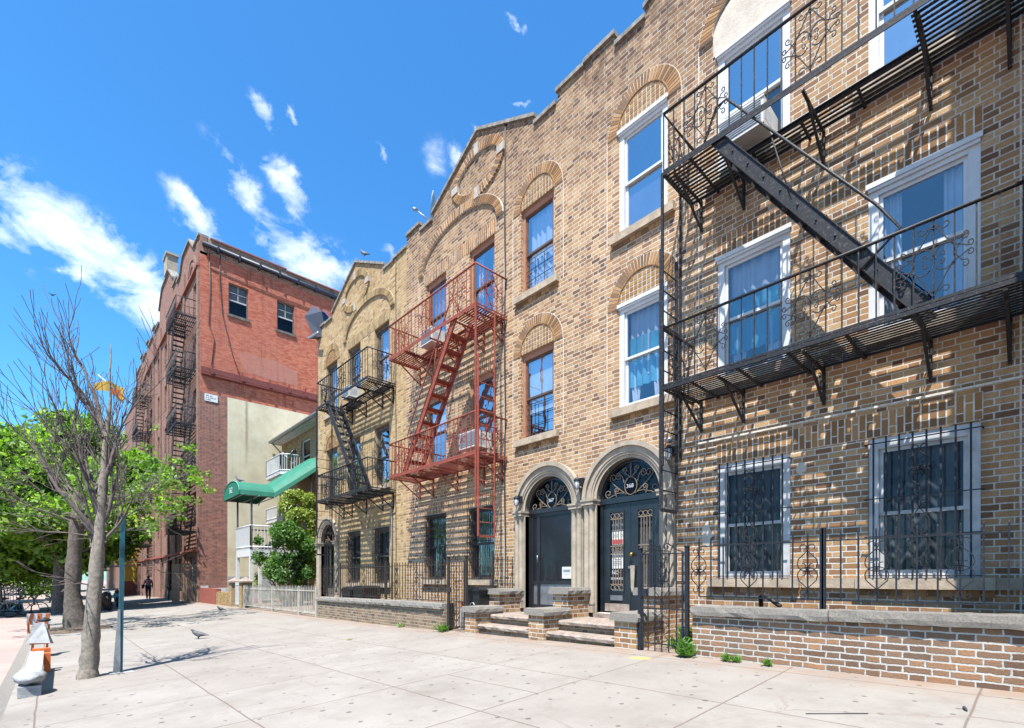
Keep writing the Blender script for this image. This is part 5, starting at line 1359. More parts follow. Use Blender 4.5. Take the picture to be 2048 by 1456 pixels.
mb = MB()
for i in range(9): x = 8.0 + i * .25; z = PZ + .18 * (i + 1); mb.box(x, x + .28, PY0 + .3, PY1 - .3, z - .17, z)
mb.build('upper_steps', 'step', T)
# awning
A = thing('canvas_awning', 'green barrel canvas awning bending up over the porch stairs', 'awning', (7, 27.2, E + 3.95))
AY0, AY1 = 25.75, 28.75; yc = (AY0 + AY1) / 2; hw = (AY1 - AY0) / 2
def sect(x, z, k=14, g=0.): return [(x, yc + (hw - g) * math.cos(PI * i / k), z + (.78 - g) * math.sin(PI * i / k) ** .85) for i in range(k + 1)]
S_ = [sect(6.45, E + 3.93), sect(8.0, E + 3.95), sect(10.15, E + 5.62), sect(10.2, E + 5.66)]
mb = MB(); vs = [p for s in S_ for p in s]; n = 15
mb.add(vs, [(i * n + j, i * n + j + 1, (i + 1) * n + j + 1, (i + 1) * n + j) for i in range(3) for j in range(14)], 0, False)
vs2 = [(p[0], yc + (p[1] - yc) * .985, p[2] - .015) for p in vs]; mb.add(vs2, [(i * n + j, (i + 1) * n + j, (i + 1) * n + j + 1, i * n + j + 1) for i in range(3) for j in range(14)])
mb.build('canopy', 'greenawn', A, fixn=False)
mb = MB(); e = S_[0]; mb.add([(p[0], p[1], p[2]) for p in e], [tuple(range(15))]); mb.add([(p[0] + .01, p[1], p[2]) for p in e], [tuple(range(14, -1, -1))]); mb.build('front_panel', 'greenawn', A, fixn=False)
mb = MB(); mb.tube([(p[0] - .005, p[1], p[2]) for p in e] + [e[0]], .022, 5); mb.tube([S_[0][0], S_[1][0], S_[2][0]], .022, 5)
for j in (3, 6): mb.tube([(S_[i][j][0], S_[i][j][1], S_[i][j][2] + .004) for i in range(3)], .008, 4)
mb.build('piping', 'greenedge', A)
mb = MB()
for y in (AY0 + .08, AY1 - .08): mb.tube([(6.5, y, E + 3.93), (8.0, y, E + 3.93), (10.1, y, E + 5.6)], .025, 5)
for x in (6.6, 7.3, 8.0): mb.tube([(x, AY0, E + 3.93), (x, AY1, E + 3.93)], .025, 5)
for (x, y) in ((PX + .06, PY0 + .02), (PX + .06, PY1 - .02), (9.9, PY0)): mb.tube([(x, y, PZ), (x, y, E + (3.95 if x < 9 else 5.5))], .045, 8)
mb.tube([(7.6, PY0, E + 3.95), (7.35, PY0, E + 3.5)], .02, 5); mb.build('frame', 'galv', A)
text_mesh('awning_number', '362', .40, 'paper', A, (6.44, yc + .05, E + 4.27), (0, -1, 0), (0, 0, 1), .003)

def dish(name, label, c, r, aim, mat='dish', arm=.75):
    T = thing(name, label, 'satellite dish', c); c = Vector(c); ax = Vector(aim).normalized()
    mb = MB(); mb.lathe(c, [(r * math.sin(t), r * .22 * (math.sin(t) ** 2)) for t in [i * PI / 2 / 7 for i in range(8)]] + [(r * .98, r * .20), (.02, -.02)], 24, axis=ax); mb.build('reflector', mat, T)
    dn = (Vector((0, 0, -1)) - ax * (-ax.z)).normalized(); a0 = c + dn * r * .92; f = c + ax * arm + dn * .10
    mb = MB(); mb.tube([a0, f], .018, 5); mb.lathe(f, [(.035, -.08), (.045, .03), (.03, .06)], 8, axis=ax); mb.build('feed_arm', 'galv', T)
    mb = MB(); b = c - ax * .12; mb.tube([c, b, b + Vector((0, 0, -r * 1.2))], .028, 6); mb.build('mast', 'galv', T)
    return T
dish('satellite_dish', 'white satellite dish on the roof edge left of the middle gable', (7.75, 11.45, E + 10.15), .42, (-.80, .58, .12), arm=.55)
dish('satellite_dish', 'small grey satellite dish on the wall above the green awning', (9.85, 28.4, E + 6.75), .38, (-.7, .55, .4), 'galv', .6)
# dark rooftop ventilator at the gable of the farthest row house
T = thing('roof_ventilator', 'dark blue faceted ventilator cowl at the roof edge of the farthest tan house', 'ventilator', (7.55, 18.2, E + 9.0))
mb = MB(); vs = [(7.1, 18.4, E + 8.9), (7.5, 18.9, E + 8.95), (7.9, 18.5, E + 9.0), (7.4, 18.1, E + 8.9), (6.85, 18.7, E + 9.7), (7.45, 19.3, E + 9.6), (8.0, 18.7, E + 9.8), (7.3, 18.2, E + 9.85), (7.2, 18.8, E + 10.25), (7.7, 18.9, E + 10.2)]
mb.add(vs, [(0, 3, 2, 1), (0, 1, 5, 4), (1, 2, 6, 5), (2, 3, 7, 6), (3, 0, 4, 7), (4, 5, 8), (5, 6, 9, 8), (6, 7, 9), (7, 4, 8, 9)]); mb.build('cowl', 'navy', T)
mb = MB(); vs = [(7.3, 18.16, E + 9.86), (7.21, 18.76, E + 10.27), (7.71, 18.86, E + 10.22), (8.02, 18.66, E + 9.82)]; mb.add(vs, [(0, 1, 2, 3)]); mb.build('top_sheet', 'blue', T)
mb = MB(); mb.tube([(7.05, 17.9, E + 8.85), (7.1, 18.9, E + 9.05), (7.35, 18.6, E + 9.0)], .05, 6); mb.build('elbow', 'galv', T)
# ------------------------------------------------------------------ vegetation
def leaves(name, blobs, n, size, mat, parent, seed=1, hollow=.55, up=.35):
    rs = np.random.RandomState(seed)
    w = np.array([b[3] * b[4] * b[5] for b in blobs]) ** .75; w = w / w.sum()
    idx = rs.choice(len(blobs), n, p=w); Bc = np.array([b[:3] for b in blobs])[idx]; Br = np.array([b[3:6] for b in blobs])[idx]
    d = rs.normal(size=(n, 3)); d /= np.linalg.norm(d, axis=1)[:, None]
    rad = (hollow + (1 - hollow) * rs.rand(n)) * (1 + .10 * rs.normal(size=n))
    c = Bc + d * Br * rad[:, None]
    nrm = d * .6 + rs.normal(size=(n, 3)) * .7; nrm[:, 2] += up; nrm /= np.linalg.norm(nrm, axis=1)[:, None]
    t = np.cross(nrm, rs.normal(size=(n, 3))); t /= np.linalg.norm(t, axis=1)[:, None]; b = np.cross(nrm, t)
    s = size * (.6 + .8 * rs.rand(n))[:, None]
    bend = nrm * s * .18
    V = np.stack([c - t * s, c + b * s * .48 - bend, c + t * s, c - b * s * .48 - bend], 1).reshape(-1, 3)
    o0 = ORG.get(parent.name, Vector((0, 0, 0))) if parent else Vector((0, 0, 0)); V = V - np.array(o0)
    me = bpy.data.meshes.new(name); me.vertices.add(4 * n); me.vertices.foreach_set('co', V.ravel()); me.loops.add(4 * n); me.loops.foreach_set('vertex_index', np.arange(4 * n)); me.polygons.add(n)
    me.polygons.foreach_set('loop_start', np.arange(n) * 4); me.materials.append(M[mat]); me.update(calc_edges=True); me.validate()
    o = bpy.data.objects.new(name, me); COL.objects.link(o)
    if parent: o.parent = parent
    ORG[o.name] = o0; return o

def grow(mb, p, d, r, L, depth, rnd, up=.15, spread=.5, tips=None, minr=.004, seg=4, droop=0.):
    pts = [p]; rs = [r]; q = p.copy(); dd = d.normalized()
    for i in range(seg):
        dd = (dd + Vector((rnd.gauss(0, .13), rnd.gauss(0, .13), rnd.gauss(0, .08) + up * .25 - droop * .1))).normalized()
        q = q + dd * L / seg; pts.append(q.copy()); rs.append(max(minr, r * (1 - .55 * (i + 1) / seg)))
    mb.tube(pts, rs, 6 if r > .03 else 4 if r > .012 else 3, 0, True, cap=False)
    if depth <= 0:
        if tips is not None: tips.append(pts[-1])
        return
    k = rnd.choice((2, 3, 3)) if depth > 1 else rnd.choice((2, 3, 4))
    for i in range(k):
        j = rnd.randint(max(1, seg // 2 - 1), seg); base = pts[j]
        side = dd.cross(Vector((rnd.gauss(0, 1), rnd.gauss(0, 1), rnd.gauss(0, 1)))).normalized()
        nd = (dd + side * spread * rnd.uniform(.7, 1.4)).normalized()
        grow(mb, base, nd, rs[j] * rnd.uniform(.55, .8), L * rnd.uniform(.6, .85), depth - 1, rnd, up, spread, tips, minr, seg, droop)
    grow(mb, pts[-1], dd, rs[-1] * .95, L * .8, depth - 1, rnd, up, spread, tips, minr, seg, droop)

def trunk_mesh(mb, pts, rs, n=12, rough=.06, seed=0):
    rnd = random.Random(seed); k = len(pts); P = [Vector(p) for p in pts]; fine = []; fr = []
    for i in range(k - 1):
        for j in range(6):
            t = j / 6; fine.append(P[i].lerp(P[i + 1], t)); fr.append((rs[i] * (1 - t) + rs[i + 1] * t) * (1 + rnd.uniform(-rough, rough)))
    fine.append(P[-1]); fr.append(rs[-1]); b = len(mb.v); mb.tube(fine, fr, n)
    for i in range(b, len(mb.v)):
        v = mb.v[i]; kx = 1 + 0 * i; nn = mnoise.noise(Vector(v) * 9.) * .018; mb.v[i] = (v[0] + nn, v[1] + nn, v[2])

# bare young tree beside the teal pole
T = thing('bare_tree', 'slim bare street tree with pale bark standing beside the teal pole', 'tree', (.40, 9.4, gz(.4, 9.4)))
rnd = random.Random(11); mb = MB(); z0 = gz(.4, 9.4)
trunk_mesh(mb, [(.37, 9.4, z0 - .1), (.385, 9.4, z0 + .15), (.42, 9.38, z0 + .8), (.47, 9.4, z0 + 1.6), (.53, 9.42, z0 + 2.5), (.57, 9.4, z0 + 3.25), (.62, 9.4, z0 + 4.1), (.64, 9.4, z0 + 4.9)], [.145, .112, .094, .084, .062, .036, .018, .005], 14, .04, 3)
mb.build('trunk', 'barkpale', T)
mb = MB(); top = Vector((.57, 9.4, z0 + 3.2))
for (a, b, c, r, L, dz_) in ((-.62, .1, 1., .052, 1.25, -1.25), (-.34, -.2, 1., .054, 1.25, -1.0), (.10, .15, 1., .055, 1.05, .3), (.32, .1, 1., .040, .95, -.9), (-.9, .3, .75, .034, .95, -1.3), (.55, -.2, .9, .030, .75, -1.2), (.02, -.3, 1.0, .044, 1.15, -.5), (-.45, .4, .9, .040, 1.1, -.7)):
    grow(mb, top + Vector((0, 0, dz_)), Vector((a, b, c)), r * .82, L * .9, 3, rnd, .30, .34, None, .0042, 5)
for (a, b, c, L, dz_) in ((-1, .5, .25, .6, -1.2), (.8, .3, .2, .45, -1.1), (1, .4, .1, .5, -1.6), (-.8, -.2, .1, .45, -1.9)):
    grow(mb, top + Vector((0, 0, dz_)), Vector((a, b, c)), .016, L, 2, rnd, .05, .5, None, .004, 4)
mb.build('branches', 'twig', T)

# thick trunk tree with bare twigs
T = thing('street_tree', 'thick dark trunked street tree with wide bare twigs and a few leaves', 'tree', (.5, 20.2, gz(.5, 20.2)))
mb = MB(); z0 = gz(.5, 20.2); rnd = random.Random(5)
trunk_mesh(mb, [(.60, 20.2, z0 - .2), (.52, 20.2, z0 + .25), (.45, 20.2, z0 + 1.0), (.48, 20.2, z0 + 2.1), (.55, 20.2, z0 + 3.2), (.6, 20.2, z0 + 4.2)], [.44, .29, .205, .185, .17, .13], 16, .07, 4)
mb.build('trunk', 'bark', T); tips = []; mb = MB(); c = Vector((.55, 20.2, z0 + 2.9))
for i in range(9):
    a = i * 2.4; el = rnd.uniform(-.12, .6)
    grow(mb, c + Vector((0, 0, rnd.uniform(-.6, 1.4))), Vector((math.cos(a), math.sin(a), el)), rnd.uniform(.032, .06), rnd.uniform(1.1, 1.55), 3, rnd, .02, .55, tips, .0055, 5)
mb.build('branches', 'twig', T)
leaves('foliage', [(p.x, p.y, p.z, .28, .28, .2) for p in random.Random(2).sample(tips, 260) if p.z > z0 + 2.6], 5200, .075, 'leafA', T, 3, .2)

def leafy(label, x, y, h, cr, rx, ry, rz, n, seed, mat='leafA', tr=.25, lean=0., size=.15, bark='barkdark', grp=None, name='leafy_tree'):
    z0 = gz(x, y) if x > CX else gz(CX, y) - .12
    T = thing(name, label, 'tree', (x, y, z0), grp); rnd = random.Random(seed); mb = MB()
    trunk_mesh(mb, [(x + .05, y, z0 - .2), (x, y, z0 + .3), (x + lean * .5, y, z0 + 1.4), (x + lean, y, z0 + 2.4), (x + lean, y, cr - rz * .3)], [tr * 1.5, tr * 1.1, tr * .95, tr * .85, tr * .4], 12, .06, seed); mb.build('trunk', bark, T)
    mb = MB(); tips = []
    for i in range(8):
        a = i * 2.4 + seed; grow(mb, Vector((x + lean, y, z0 + 2.2 + .25 * i)), Vector((math.cos(a), math.sin(a), .8)), tr * .42, rx * .5, 2, rnd, .1, .6, tips, .02, 4)
    mb.build('branches', bark, T)
    bl = []
    for i in range(64):
        d = Vector((rnd.gauss(0, 1), rnd.gauss(0, 1), rnd.gauss(0, 1))).normalized() * rnd.uniform(.35, .95)
        s = rnd.uniform(.18, .36); bl.append((x + lean + d.x * rx, y + d.y * ry, cr + d.z * rz, rx * s * 1.2, ry * s * 1.2, rz * s * .8))
    leaves('crown', bl, n, size, mat, T, seed, .35)
leafy('leafy street tree with forked dark trunk behind the thick bare one', .25, 31.7, 9, E + 4.3, 3.8, 3.4, 3.5, 56000, 21, tr=.27, size=.145)
leafy('bright green tree filling the left edge behind the fence', -2.6, 36, 8, E + 3.7, 3.8, 4, 4.4, 56000, 22, size=.155, tr=.25)
leafy('tall leafy tree in front of the far end of the red building', 1.9, 38.5, 11, E + 5.2, 2.9, 3.5, 4.5, 42000, 23, size=.15, tr=.22)
leafy('yellow green tree at the far end of the sidewalk', 1.0, 58, 9, E + 5.0, 4.2, 5, 4.4, 9000, 24, 'leafC', size=.2, tr=.25)
leafy('distant tree over the parked bicycles', -3.5, 62, 9, E + 5, 6, 6, 4.5, 10000, 25, size=.22, tr=.3)
leafy('distant green tree straight down the street', -1.5, 90, 9, E + 5, 9, 7, 5.5, 9000, 26, size=.32, tr=.35)
T = thing('hedge', 'long green hedge closing the far end of the street', 'hedge', (-3, 52, -.6)); rnd = random.Random(9)
mb = MB()
for i in range(14): grow(mb, Vector((-9 + i * .8, 52, -.8)), Vector((0, 0, 1)), .06, 1.4, 1, rnd, .2, .4, None, .02, 3)
mb.build('stems', 'barkdark', T)
leaves('foliage', [(-9.5 + .42 * i, 52 + rnd.uniform(-.6, .6), .6 + rnd.uniform(-.2, 1.6), .8, .8, .9) for i in range(24)], 9000, .12, 'leafA', T, 41, .2)
# bush in the yard of the set-back house
z0 = gz(7, 22.3); T = thing('bush', 'big round glossy green bush behind the white picket fence', 'bush', (7.45, 22.3, z0)); rnd = random.Random(8); mb = MB()
for i in range(9): a = i * .7; grow(mb, Vector((7.45 + .1 * math.cos(a), 22.3 + .1 * math.sin(a), z0)), Vector((math.cos(a) * .5, math.sin(a) * .5, 1)), .05, 1.0, 2, rnd, .1, .5, None, .01, 4)
mb.build('branches', 'barkdark', T); bl = []
for i in range(56):
    d = Vector((rnd.gauss(0, 1), rnd.gauss(0, 1), rnd.gauss(0, 1))).normalized() * rnd.uniform(.45, 1.02); s = rnd.uniform(.14, .34)
    bl.append((7.5 + d.x * 1.32, 22.3 + d.y * 1.3, E + .95 + d.z * 1.5, 1.3 * s, 1.3 * s, 1.3 * s))
leaves('foliage', bl, 21000, .062, 'leafB', T, 31, .3)
T = thing('shrub', 'taller yellow green shrub behind the round bush, against the golden house', 'shrub', (8.6, 24.0, z0)); mb = MB()
for i in range(7): a = i * .9; grow(mb, Vector((8.6, 24.0, z0)), Vector((math.cos(a) * .25, math.sin(a) * .25, 1)), .05, 1.6, 2, rnd, .2, .4, None, .01, 4)
mb.build('branches', 'barkdark', T); bl = []
for i in range(34):
    t = rnd.random(); a = rnd.random() * 6.28; r_ = 1.05 * (1 - .55 * t); s = rnd.uniform(.16, .34); bl.append((8.6 + math.cos(a) * r_ * .9, 24.0 + math.sin(a) * r_, E + 1.2 + t * 2.75, s * 1.2, s * 1.2, s * 1.2))
leaves('foliage', bl, 16000, .07, 'leafC', T, 32, .3)
# little potted cypress in the porch yard
mb = MB(); 
T = thing('potted_shrub', 'small yellow green clipped shrub beside the white porch post', 'shrub', (7.6, 27.0, -.1)); leaves('foliage', [(7.55, 26.95, E - .55 + .2 * i, .30 - .05 * i, .30 - .05 * i, .25) for i in range(4)], 900, .05, 'leafC', T, 33, .3)
mb.lathe((7.55, 26.95, -.1), [(.14, 0), (.2, .35), (.17, .36), (.0, .34)], 12); mb.build('pot', 'clay', T)

def weed(label, x, y, h, r, n, seed, mat='leafW'):
    z = gz(x, y); T = thing('weed', label, 'weed', (x, y, z)); rnd = random.Random(seed); mb = MB()
    for i in range(n):
        a = rnd.random() * 2 * PI; el = rnd.uniform(.35, 1.3); L = h * rnd.uniform(.5, 1.1); w = L * .07
        d = Vector((math.cos(a) * math.cos(el) * r / h * 1.2 - .1, math.sin(a) * math.cos(el) * r / h * 1.2, math.sin(el))); side = d.cross(Vector((0, 0, 1))).normalized()
        b = Vector((x + rnd.uniform(-.3, .3) * r, y + rnd.uniform(-.4, .4) * r, z)); m_ = b + d * L * .55; t = b + d * L + Vector((0, 0, -.15 * L))
        mb.add([b, m_ + side * w, t, m_ - side * w], [(0, 1, 2, 3)])
        for k in (1, 2, 3):
            q = b + d * L * (.25 * k); s2 = side * (1 if k % 2 else -1); mb.add([q, q + s2 * w * 2 + d * w, q + s2 * w * 3.2 + d * w * 2.2, q + s2 * w + d * w * 1.8], [(0, 1, 2, 3)])
    mb.build('leaves', mat, T, fixn=False)
weed('tall leafy weed growing at the corner of the nearest garden wall by the gate', 5.90, 3.11, .27, .13, 150, 1)
weed('upper part of a leafy weed clump behind the gate post', 6.15, 3.2, .42, .13, 150, 2)
weed('bright weed tuft at the wall foot, left one of the close pair', 5.92, 2.60, .115, .08, 80, 3)
weed('bright weed tuft at the wall foot, right one of the close pair', 5.92, 2.48, .105, .08, 80, 4)
weed('bright weed tuft standing alone at the wall foot, nearest the camera', 5.92, 2.13, .10, .07, 80, 5)
weed('weed at the foot of the brown iron gate post', 5.93, 8.52, .24, .2, 50, 6)
weed('tiny weed at the foot of the farther garden wall', 5.94, 10.2, .16, .12, 22, 7)
weed('weed growing inside the black iron gate', 6.4, 3.55, .22, .14, 40, 8)
for i, (x, y) in enumerate(((4.25, 1.93), (4.5, 1.9), (3.95, 1.92))):
    pass
# litter, leaf and small debris on the sidewalk
def scrap(name, label, x, y, w, l, mat, rot=0, h=.006, cat='litter'):
    z = gz(x, y) + .002; mb = MB(); c, s = math.cos(rot), math.sin(rot); rnd = random.Random(int(x * 100)); k = 7; pts = []
    for i in range(k): a = 2 * PI * i / k; u, v = l * math.cos(a) * rnd.uniform(.7, 1), w * math.sin(a) * rnd.uniform(.7, 1); pts.append((x + u * c - v * s, y + u * s + v * c))
    vs = [(a, b, gz(a, b) + .002) for a, b in pts] + [(a, b, gz(a, b) + h + rnd.uniform(0, h)) for a, b in pts]
    mb.add(vs, [tuple(range(k, 2 * k))] + [(i, (i + 1) % k, k + (i + 1) % k, k + i) for i in range(k)]); tag(mb.build(name, mat), label, cat)
scrap('fallen_leaf', 'pale green scrap lying on the sidewalk in front of the farther garden wall', 4.3, 9.35, .05, .09, 'leafC', .5)
scrap('twig_litter', 'dark curled scrap on the sidewalk nearest the right edge', 5.15, .42, .012, .06, 'papertext', .3, .012)
mb = MB(); a = Vector((4.34, 1.28, gz(4.34, 1.28) + .006)); b = Vector((4.62, .93, gz(4.62, .93) + .006)); mb.tube([a, b], .004, 4); tag(mb.build('thin_stick', 'papertext'), 'thin dark stick lying on the sidewalk near the bottom edge', 'stick')

# soil ring round the thick tree
T_ = MB(); k = 20; vs = [(.45, 20.0, gz(.45, 20) + .07)]
for i in range(k): a = 2 * PI * i / k; x, y = .45 + .95 * math.cos(a), 20.0 + 1.3 * math.sin(a); vs.append((x, y, gz(x, y) + .006))
for i in range(k): a = 2 * PI * i / k; x, y = .45 + .6 * math.cos(a), 20.0 + .8 * math.sin(a); vs.append((x, y, gz(x, y) + .06))
T_.add(vs, [(0, 1 + k + i, 1 + k + (i + 1) % k) for i in range(k)] + [(1 + i, 1 + (i + 1) % k, 1 + k + (i + 1) % k, 1 + k + i) for i in range(k)]); tag(T_.build('soil_pit', 'soil'), kind='structure')

# ------------------------------------------------------------------ street things
z0 = gz(.74, 9.44); T = thing('sign_pole', 'teal painted square pole standing on the sidewalk next to the bare tree', 'pole', (.74, 9.44, z0))
mb = MB(); mb.bar((.745, 9.44, z0), (.775, 9.44, z0 + 2.35), .056, .056, (0, 1, 0)); mb.build('shaft', 'teal', T)
mb = MB(); mb.prism([(.66, z0), (.745, z0), (.745, z0 + .95), (.72, z0 + .95)], 9.40, 9.48, axis='y'); mb.build('base_sleeve', 'galv', T)
mb = MB(); mb.box(.62, .9, 9.32, 9.56, z0 - .01, z0 + .012); mb.build('footing', 'sandbag', T)

# wrapped barrier beam and sandbagged stands along the kerb
z0 = gz(-.2, 8.4); T = thing('barrier_beam', 'white kerbside barrier beam with a grey wrapped bag on its near end', 'barrier', (-.2, 9.5, z0))
mb = MB(); mb.box(-.31, -.10, 8.4, 8.8, z0, z0 + .13); mb.build('foot_block', 'sandbag', T)
mb = MB(); vs = []
mb.prism([(8.5, z0 + .14), (11.1, z0 + .08), (11.1, z0 + .27), (8.6, z0 + .26)], -.26, -.10); mb.build('beam', 'whitedirty', T)
bm = bmesh.new(); bmesh.ops.create_uvsphere(bm, u_segments=20, v_segments=12, radius=1)
mb = MB(); mb.add([(-.205 + v.co.x * .155 * (1 + .06 * math.sin(v.co.z * 9)), 8.60 + v.co.y * .26, z0 + .225 + v.co.z * .09 + .012 * math.sin(v.co.y * 8 + v.co.x * 3)) for v in bm.verts], [[v.index for v in f.verts] for f in bm.faces], 0, True); bm.free(); mb.build('wrapped_bag', 'sandbag', T)
mb = MB(); mb.box(-.10, -.02, 10.7, 10.85, z0 - .05, z0 + .26); mb.box(-.24, -.02, 11.0, 11.1, z0 + .20, z0 + .31); mb.build('orange_end', 'orange', T)
z0 = gz(-.2, 13.3); T = thing('sandbagged_stand', 'orange barricade stand draped with a grey cone shaped cloth', 'barricade', (-.2, 13.3, z0))
mb = MB()
for x, y in ((-.30, 13.2), (-.08, 13.2), (-.30, 13.5), (-.08, 13.5)): mb.bar((x, y, z0), (x * .9, y, z0 + .34), .035, .035)
mb.bar((-.32, 13.2, z0 + .3), (-.05, 13.2, z0 + .3), .03, .08); mb.build('legs', 'orange', T)
mb = MB(); mb.add([(-.38, 13.1, z0 + .30), (-.03, 13.1, z0 + .28), (.02, 13.6, z0 + .22), (-.36, 13.6, z0 + .30), (-.24, 13.3, z0 + .66), (-.12, 13.35, z0 + .68)], [(0, 1, 5, 4), (1, 2, 5), (2, 3, 4, 5), (3, 0, 4), (0, 3, 2, 1)]); mb.build('cloth', 'sandbag', T)
mb = MB(); mb.lathe((-.12, 13.5, z0 + .66), [(.0, 0), (.09, .02), (.11, .05), (.0, .10)], 10); mb.build('cap', 'rubber', T)
z0 = gz(-.3, 20.5); T = thing('barricade_board', 'orange and white barricade board on its stand, farthest along the kerb', 'barricade', (-.3, 20.5, z0))
mb = MB()
for x in (-.52, -.08): mb.bar((x, 20.5, z0), (x, 20.5, z0 + .55), .05, .05); mb.bar((x, 20.2, z0), (x, 20.8, z0), .05, .04)
mb.build('stand', 'orange', T)
mb = MB(); mb.box(-.56, -.04, 20.44, 20.47, z0 + .22, z0 + .55)
mb.build('board', 'white', T); mb = MB()
for i in range(3): mb.prism([(-.54 + i * .17, z0 + .225), (-.46 + i * .17, z0 + .225), (-.40 + i * .17, z0 + .545), (-.48 + i * .17, z0 + .545)], 20.43, 20.439, axis='y')
mb.build('stripes', 'orange', T)

def wheel(mb, c, r, t, ax=(0, 1, 0)):
    c = Vector(c); ax = Vector(ax); u = ax.orthogonal().normalized(); w = ax.cross(u)
    mb.tube([c + (u * math.cos(a) + w * math.sin(a)) * r for a in [i * PI / 10 for i in range(20)]], t, 6, closed=True)
def bicycle(label, x, y, rot, mat):
    z = gz(CX, y) - .12 if x < CX else gz(x, y); T = thing('bicycle', label, 'bicycle', (x, y, z), 'parked bicycles')
    u = Vector((math.cos(rot), math.sin(rot), 0)); n_ = Vector((-u.y, u.x, 0)); P = lambda a, h, s=0: Vector((x, y, z)) + u * a + Vector((0, 0, h)) + n_ * s
    for a in (-.52, .52):
        mb = MB(); wheel(mb, P(a, .34), .32, .022, n_)
        for i in range(10): t = i * PI / 5; mb.tube([P(a, .34), P(a + .31 * math.cos(t), .34 + .31 * math.sin(t))], .003, 3)
        mb.build('wheel', 'rubber', T)
    mb = MB()
    for p, q in ((P(-.52, .34), P(-.05, .30)), (P(-.05, .30), P(-.18, .80)), (P(-.52, .34), P(-.16, .72)), (P(-.05, .30), P(.36, .72)), (P(-.17, .74), P(.34, .80)), (P(.36, .86), P(.52, .34))): mb.tube([p, q], .018, 6)
    mb.build('frame', mat, T); mb = MB(); mb.tube([P(.36, .84), P(.38, .98), P(.42, 1.0, .26)], .014, 5); mb.tube([P(.38, .98), P(.42, 1.0, -.26)], .014, 5); mb.build('handlebar', 'chrome', T)
    mb = MB(); mb.tube([P(-.30, .86), P(-.18, .87), P(-.05, .86)], [.07, .05, .02], 8); mb.tube([P(-.18, .80), P(-.18, .86)], .014, 5); mb.build('saddle', 'rubber', T)
bicycle('light blue bicycle parked behind the dark trunks, nearest the metal fence', -.95, 33.2, .3, 'curtainblue')
bicycle('white bicycle leaning beside the light blue one', -1.5, 34.2, .5, 'white')
bicycle('dark bicycle parked in front of the red building entrance', 5.4, 38.0, 1.4, 'black')
def scooter(label, x, y, rot, cov):
    z = gz(x, y); T = thing('motor_scooter', label, 'scooter', (x, y, z), 'parked scooters')
    u = Vector((math.cos(rot), math.sin(rot), 0)); n_ = Vector((-u.y, u.x, 0)); P = lambda a, h, s=0: Vector((x, y, z)) + u * a + Vector((0, 0, h)) + n_ * s
    for a in (-.6, .62): mb = MB(); wheel(mb, P(a, .26), .19, .07, n_); mb.build('wheel', 'rubber', T)
    mb = MB(); mb.tube([P(-.85, .62), P(-.6, .66), P(-.2, .58), (P(-.05, .36)), P(.3, .32), P(.42, .6), P(.5, .85)], [.08, .18, .17, .14, .13, .15, .10], 10); mb.build('body', cov, T)
    mb = MB(); mb.tube([P(-.75, .80), P(-.4, .80), P(-.05, .74)], [.09, .13, .07], 8); mb.build('seat', 'rubber', T)
    mb = MB(); mb.tube([P(.42, 1.0, .33), P(.5, .98), P(.42, 1.0, -.33)], .02, 6); mb.tube([P(.62, .28), P(.5, .98)], .035, 6); mb.build('handlebar', 'chrome', T)
scooter('dark scooter parked right of the bare tree trunk, in front of the others', 1.75, 29.5, 1.2, 'black')
scooter('pale grey scooter parked behind the dark one', 2.0, 32.0, 1.4, 'galv')
scooter('blue covered scooter parked farthest under the yellow green tree', 2.6, 34.5, 1.5, 'curtainblue')
scooter('red scooter parked between the two dark tree trunks', .9, 34.5, 1.7, 'redink')

# metal fence across the far left
T = thing('metal_fence', 'grey metal fence with dark boards at the far left edge', 'fence', (-2.4, 38.2, -.6)); zf = gz(CX, 38) - .14
mb = MB()
for i in range(26): x = -4.2 + i * .12; mb.bar((x, 38.2, zf), (x, 38.2, zf + 1.45), .03, .03)
for h in (.15, 1.35): mb.bar((-4.2, 38.2, zf + h), (-1.15, 38.2, zf + h), .04, .04)
mb.build('bars', 'galv', T); mb = MB(); mb.box(-4.2, -1.2, 38.24, 38.27, zf + .05, zf + .5); mb.build('boards', 'rubber', T)
T = thing('brush_pile', 'tangle of bare grey branches above the metal fence', 'brush', (-2.4, 38.8, zf)); mb = MB(); rnd = random.Random(4)
for i in range(26): grow(mb, Vector((-4 + i * .13, 38.8, zf + .6 + rnd.random() * .5)), Vector((rnd.gauss(0, 1), rnd.gauss(0, .4), .8)), .025, .8, 2, rnd, -.1, .6, None, .008, 4)
mb.build('twigs', 'bark', T)

# buildings beyond the red one
T = thing('corner_shop', 'yellow painted shop front beyond the red apartment building', 'building', (WX, 62, -.3))
mb = MB(); mb.box(WX - .0, 18, 60.05, 71, -1.2, E + 17.5); mb.build('wall', 'redfront', T)
mb = MB(); mb.box(WX - .9, WX - .002, 60.1, 61.2, -.9, E + 3.4); mb.box(WX - .5, WX - .003, 61.21, 71, E + 2.0, E + 4.0); mb.build('yellow_front', 'yellow', T)
mb = MB(); mb.box(WX - .93, WX - .003, 60.07, 61.23, -.95, E - .35); mb.build('plinth', 'clay', T)
T = thing('far_apartment_building', 'distant brown apartment block closing the street on the right', 'building', (WX, 80, -.3))
mb = MB(); mb.box(WX + .2, 20, 71.05, 100, -1.2, E + 16); mb.build('wall', 'redfront', T); mb = MB(); mb.box(WX, 20.1, 71.0, 100.1, E + 16, E + 16.8); mb.build('cornice', 'stone', T)
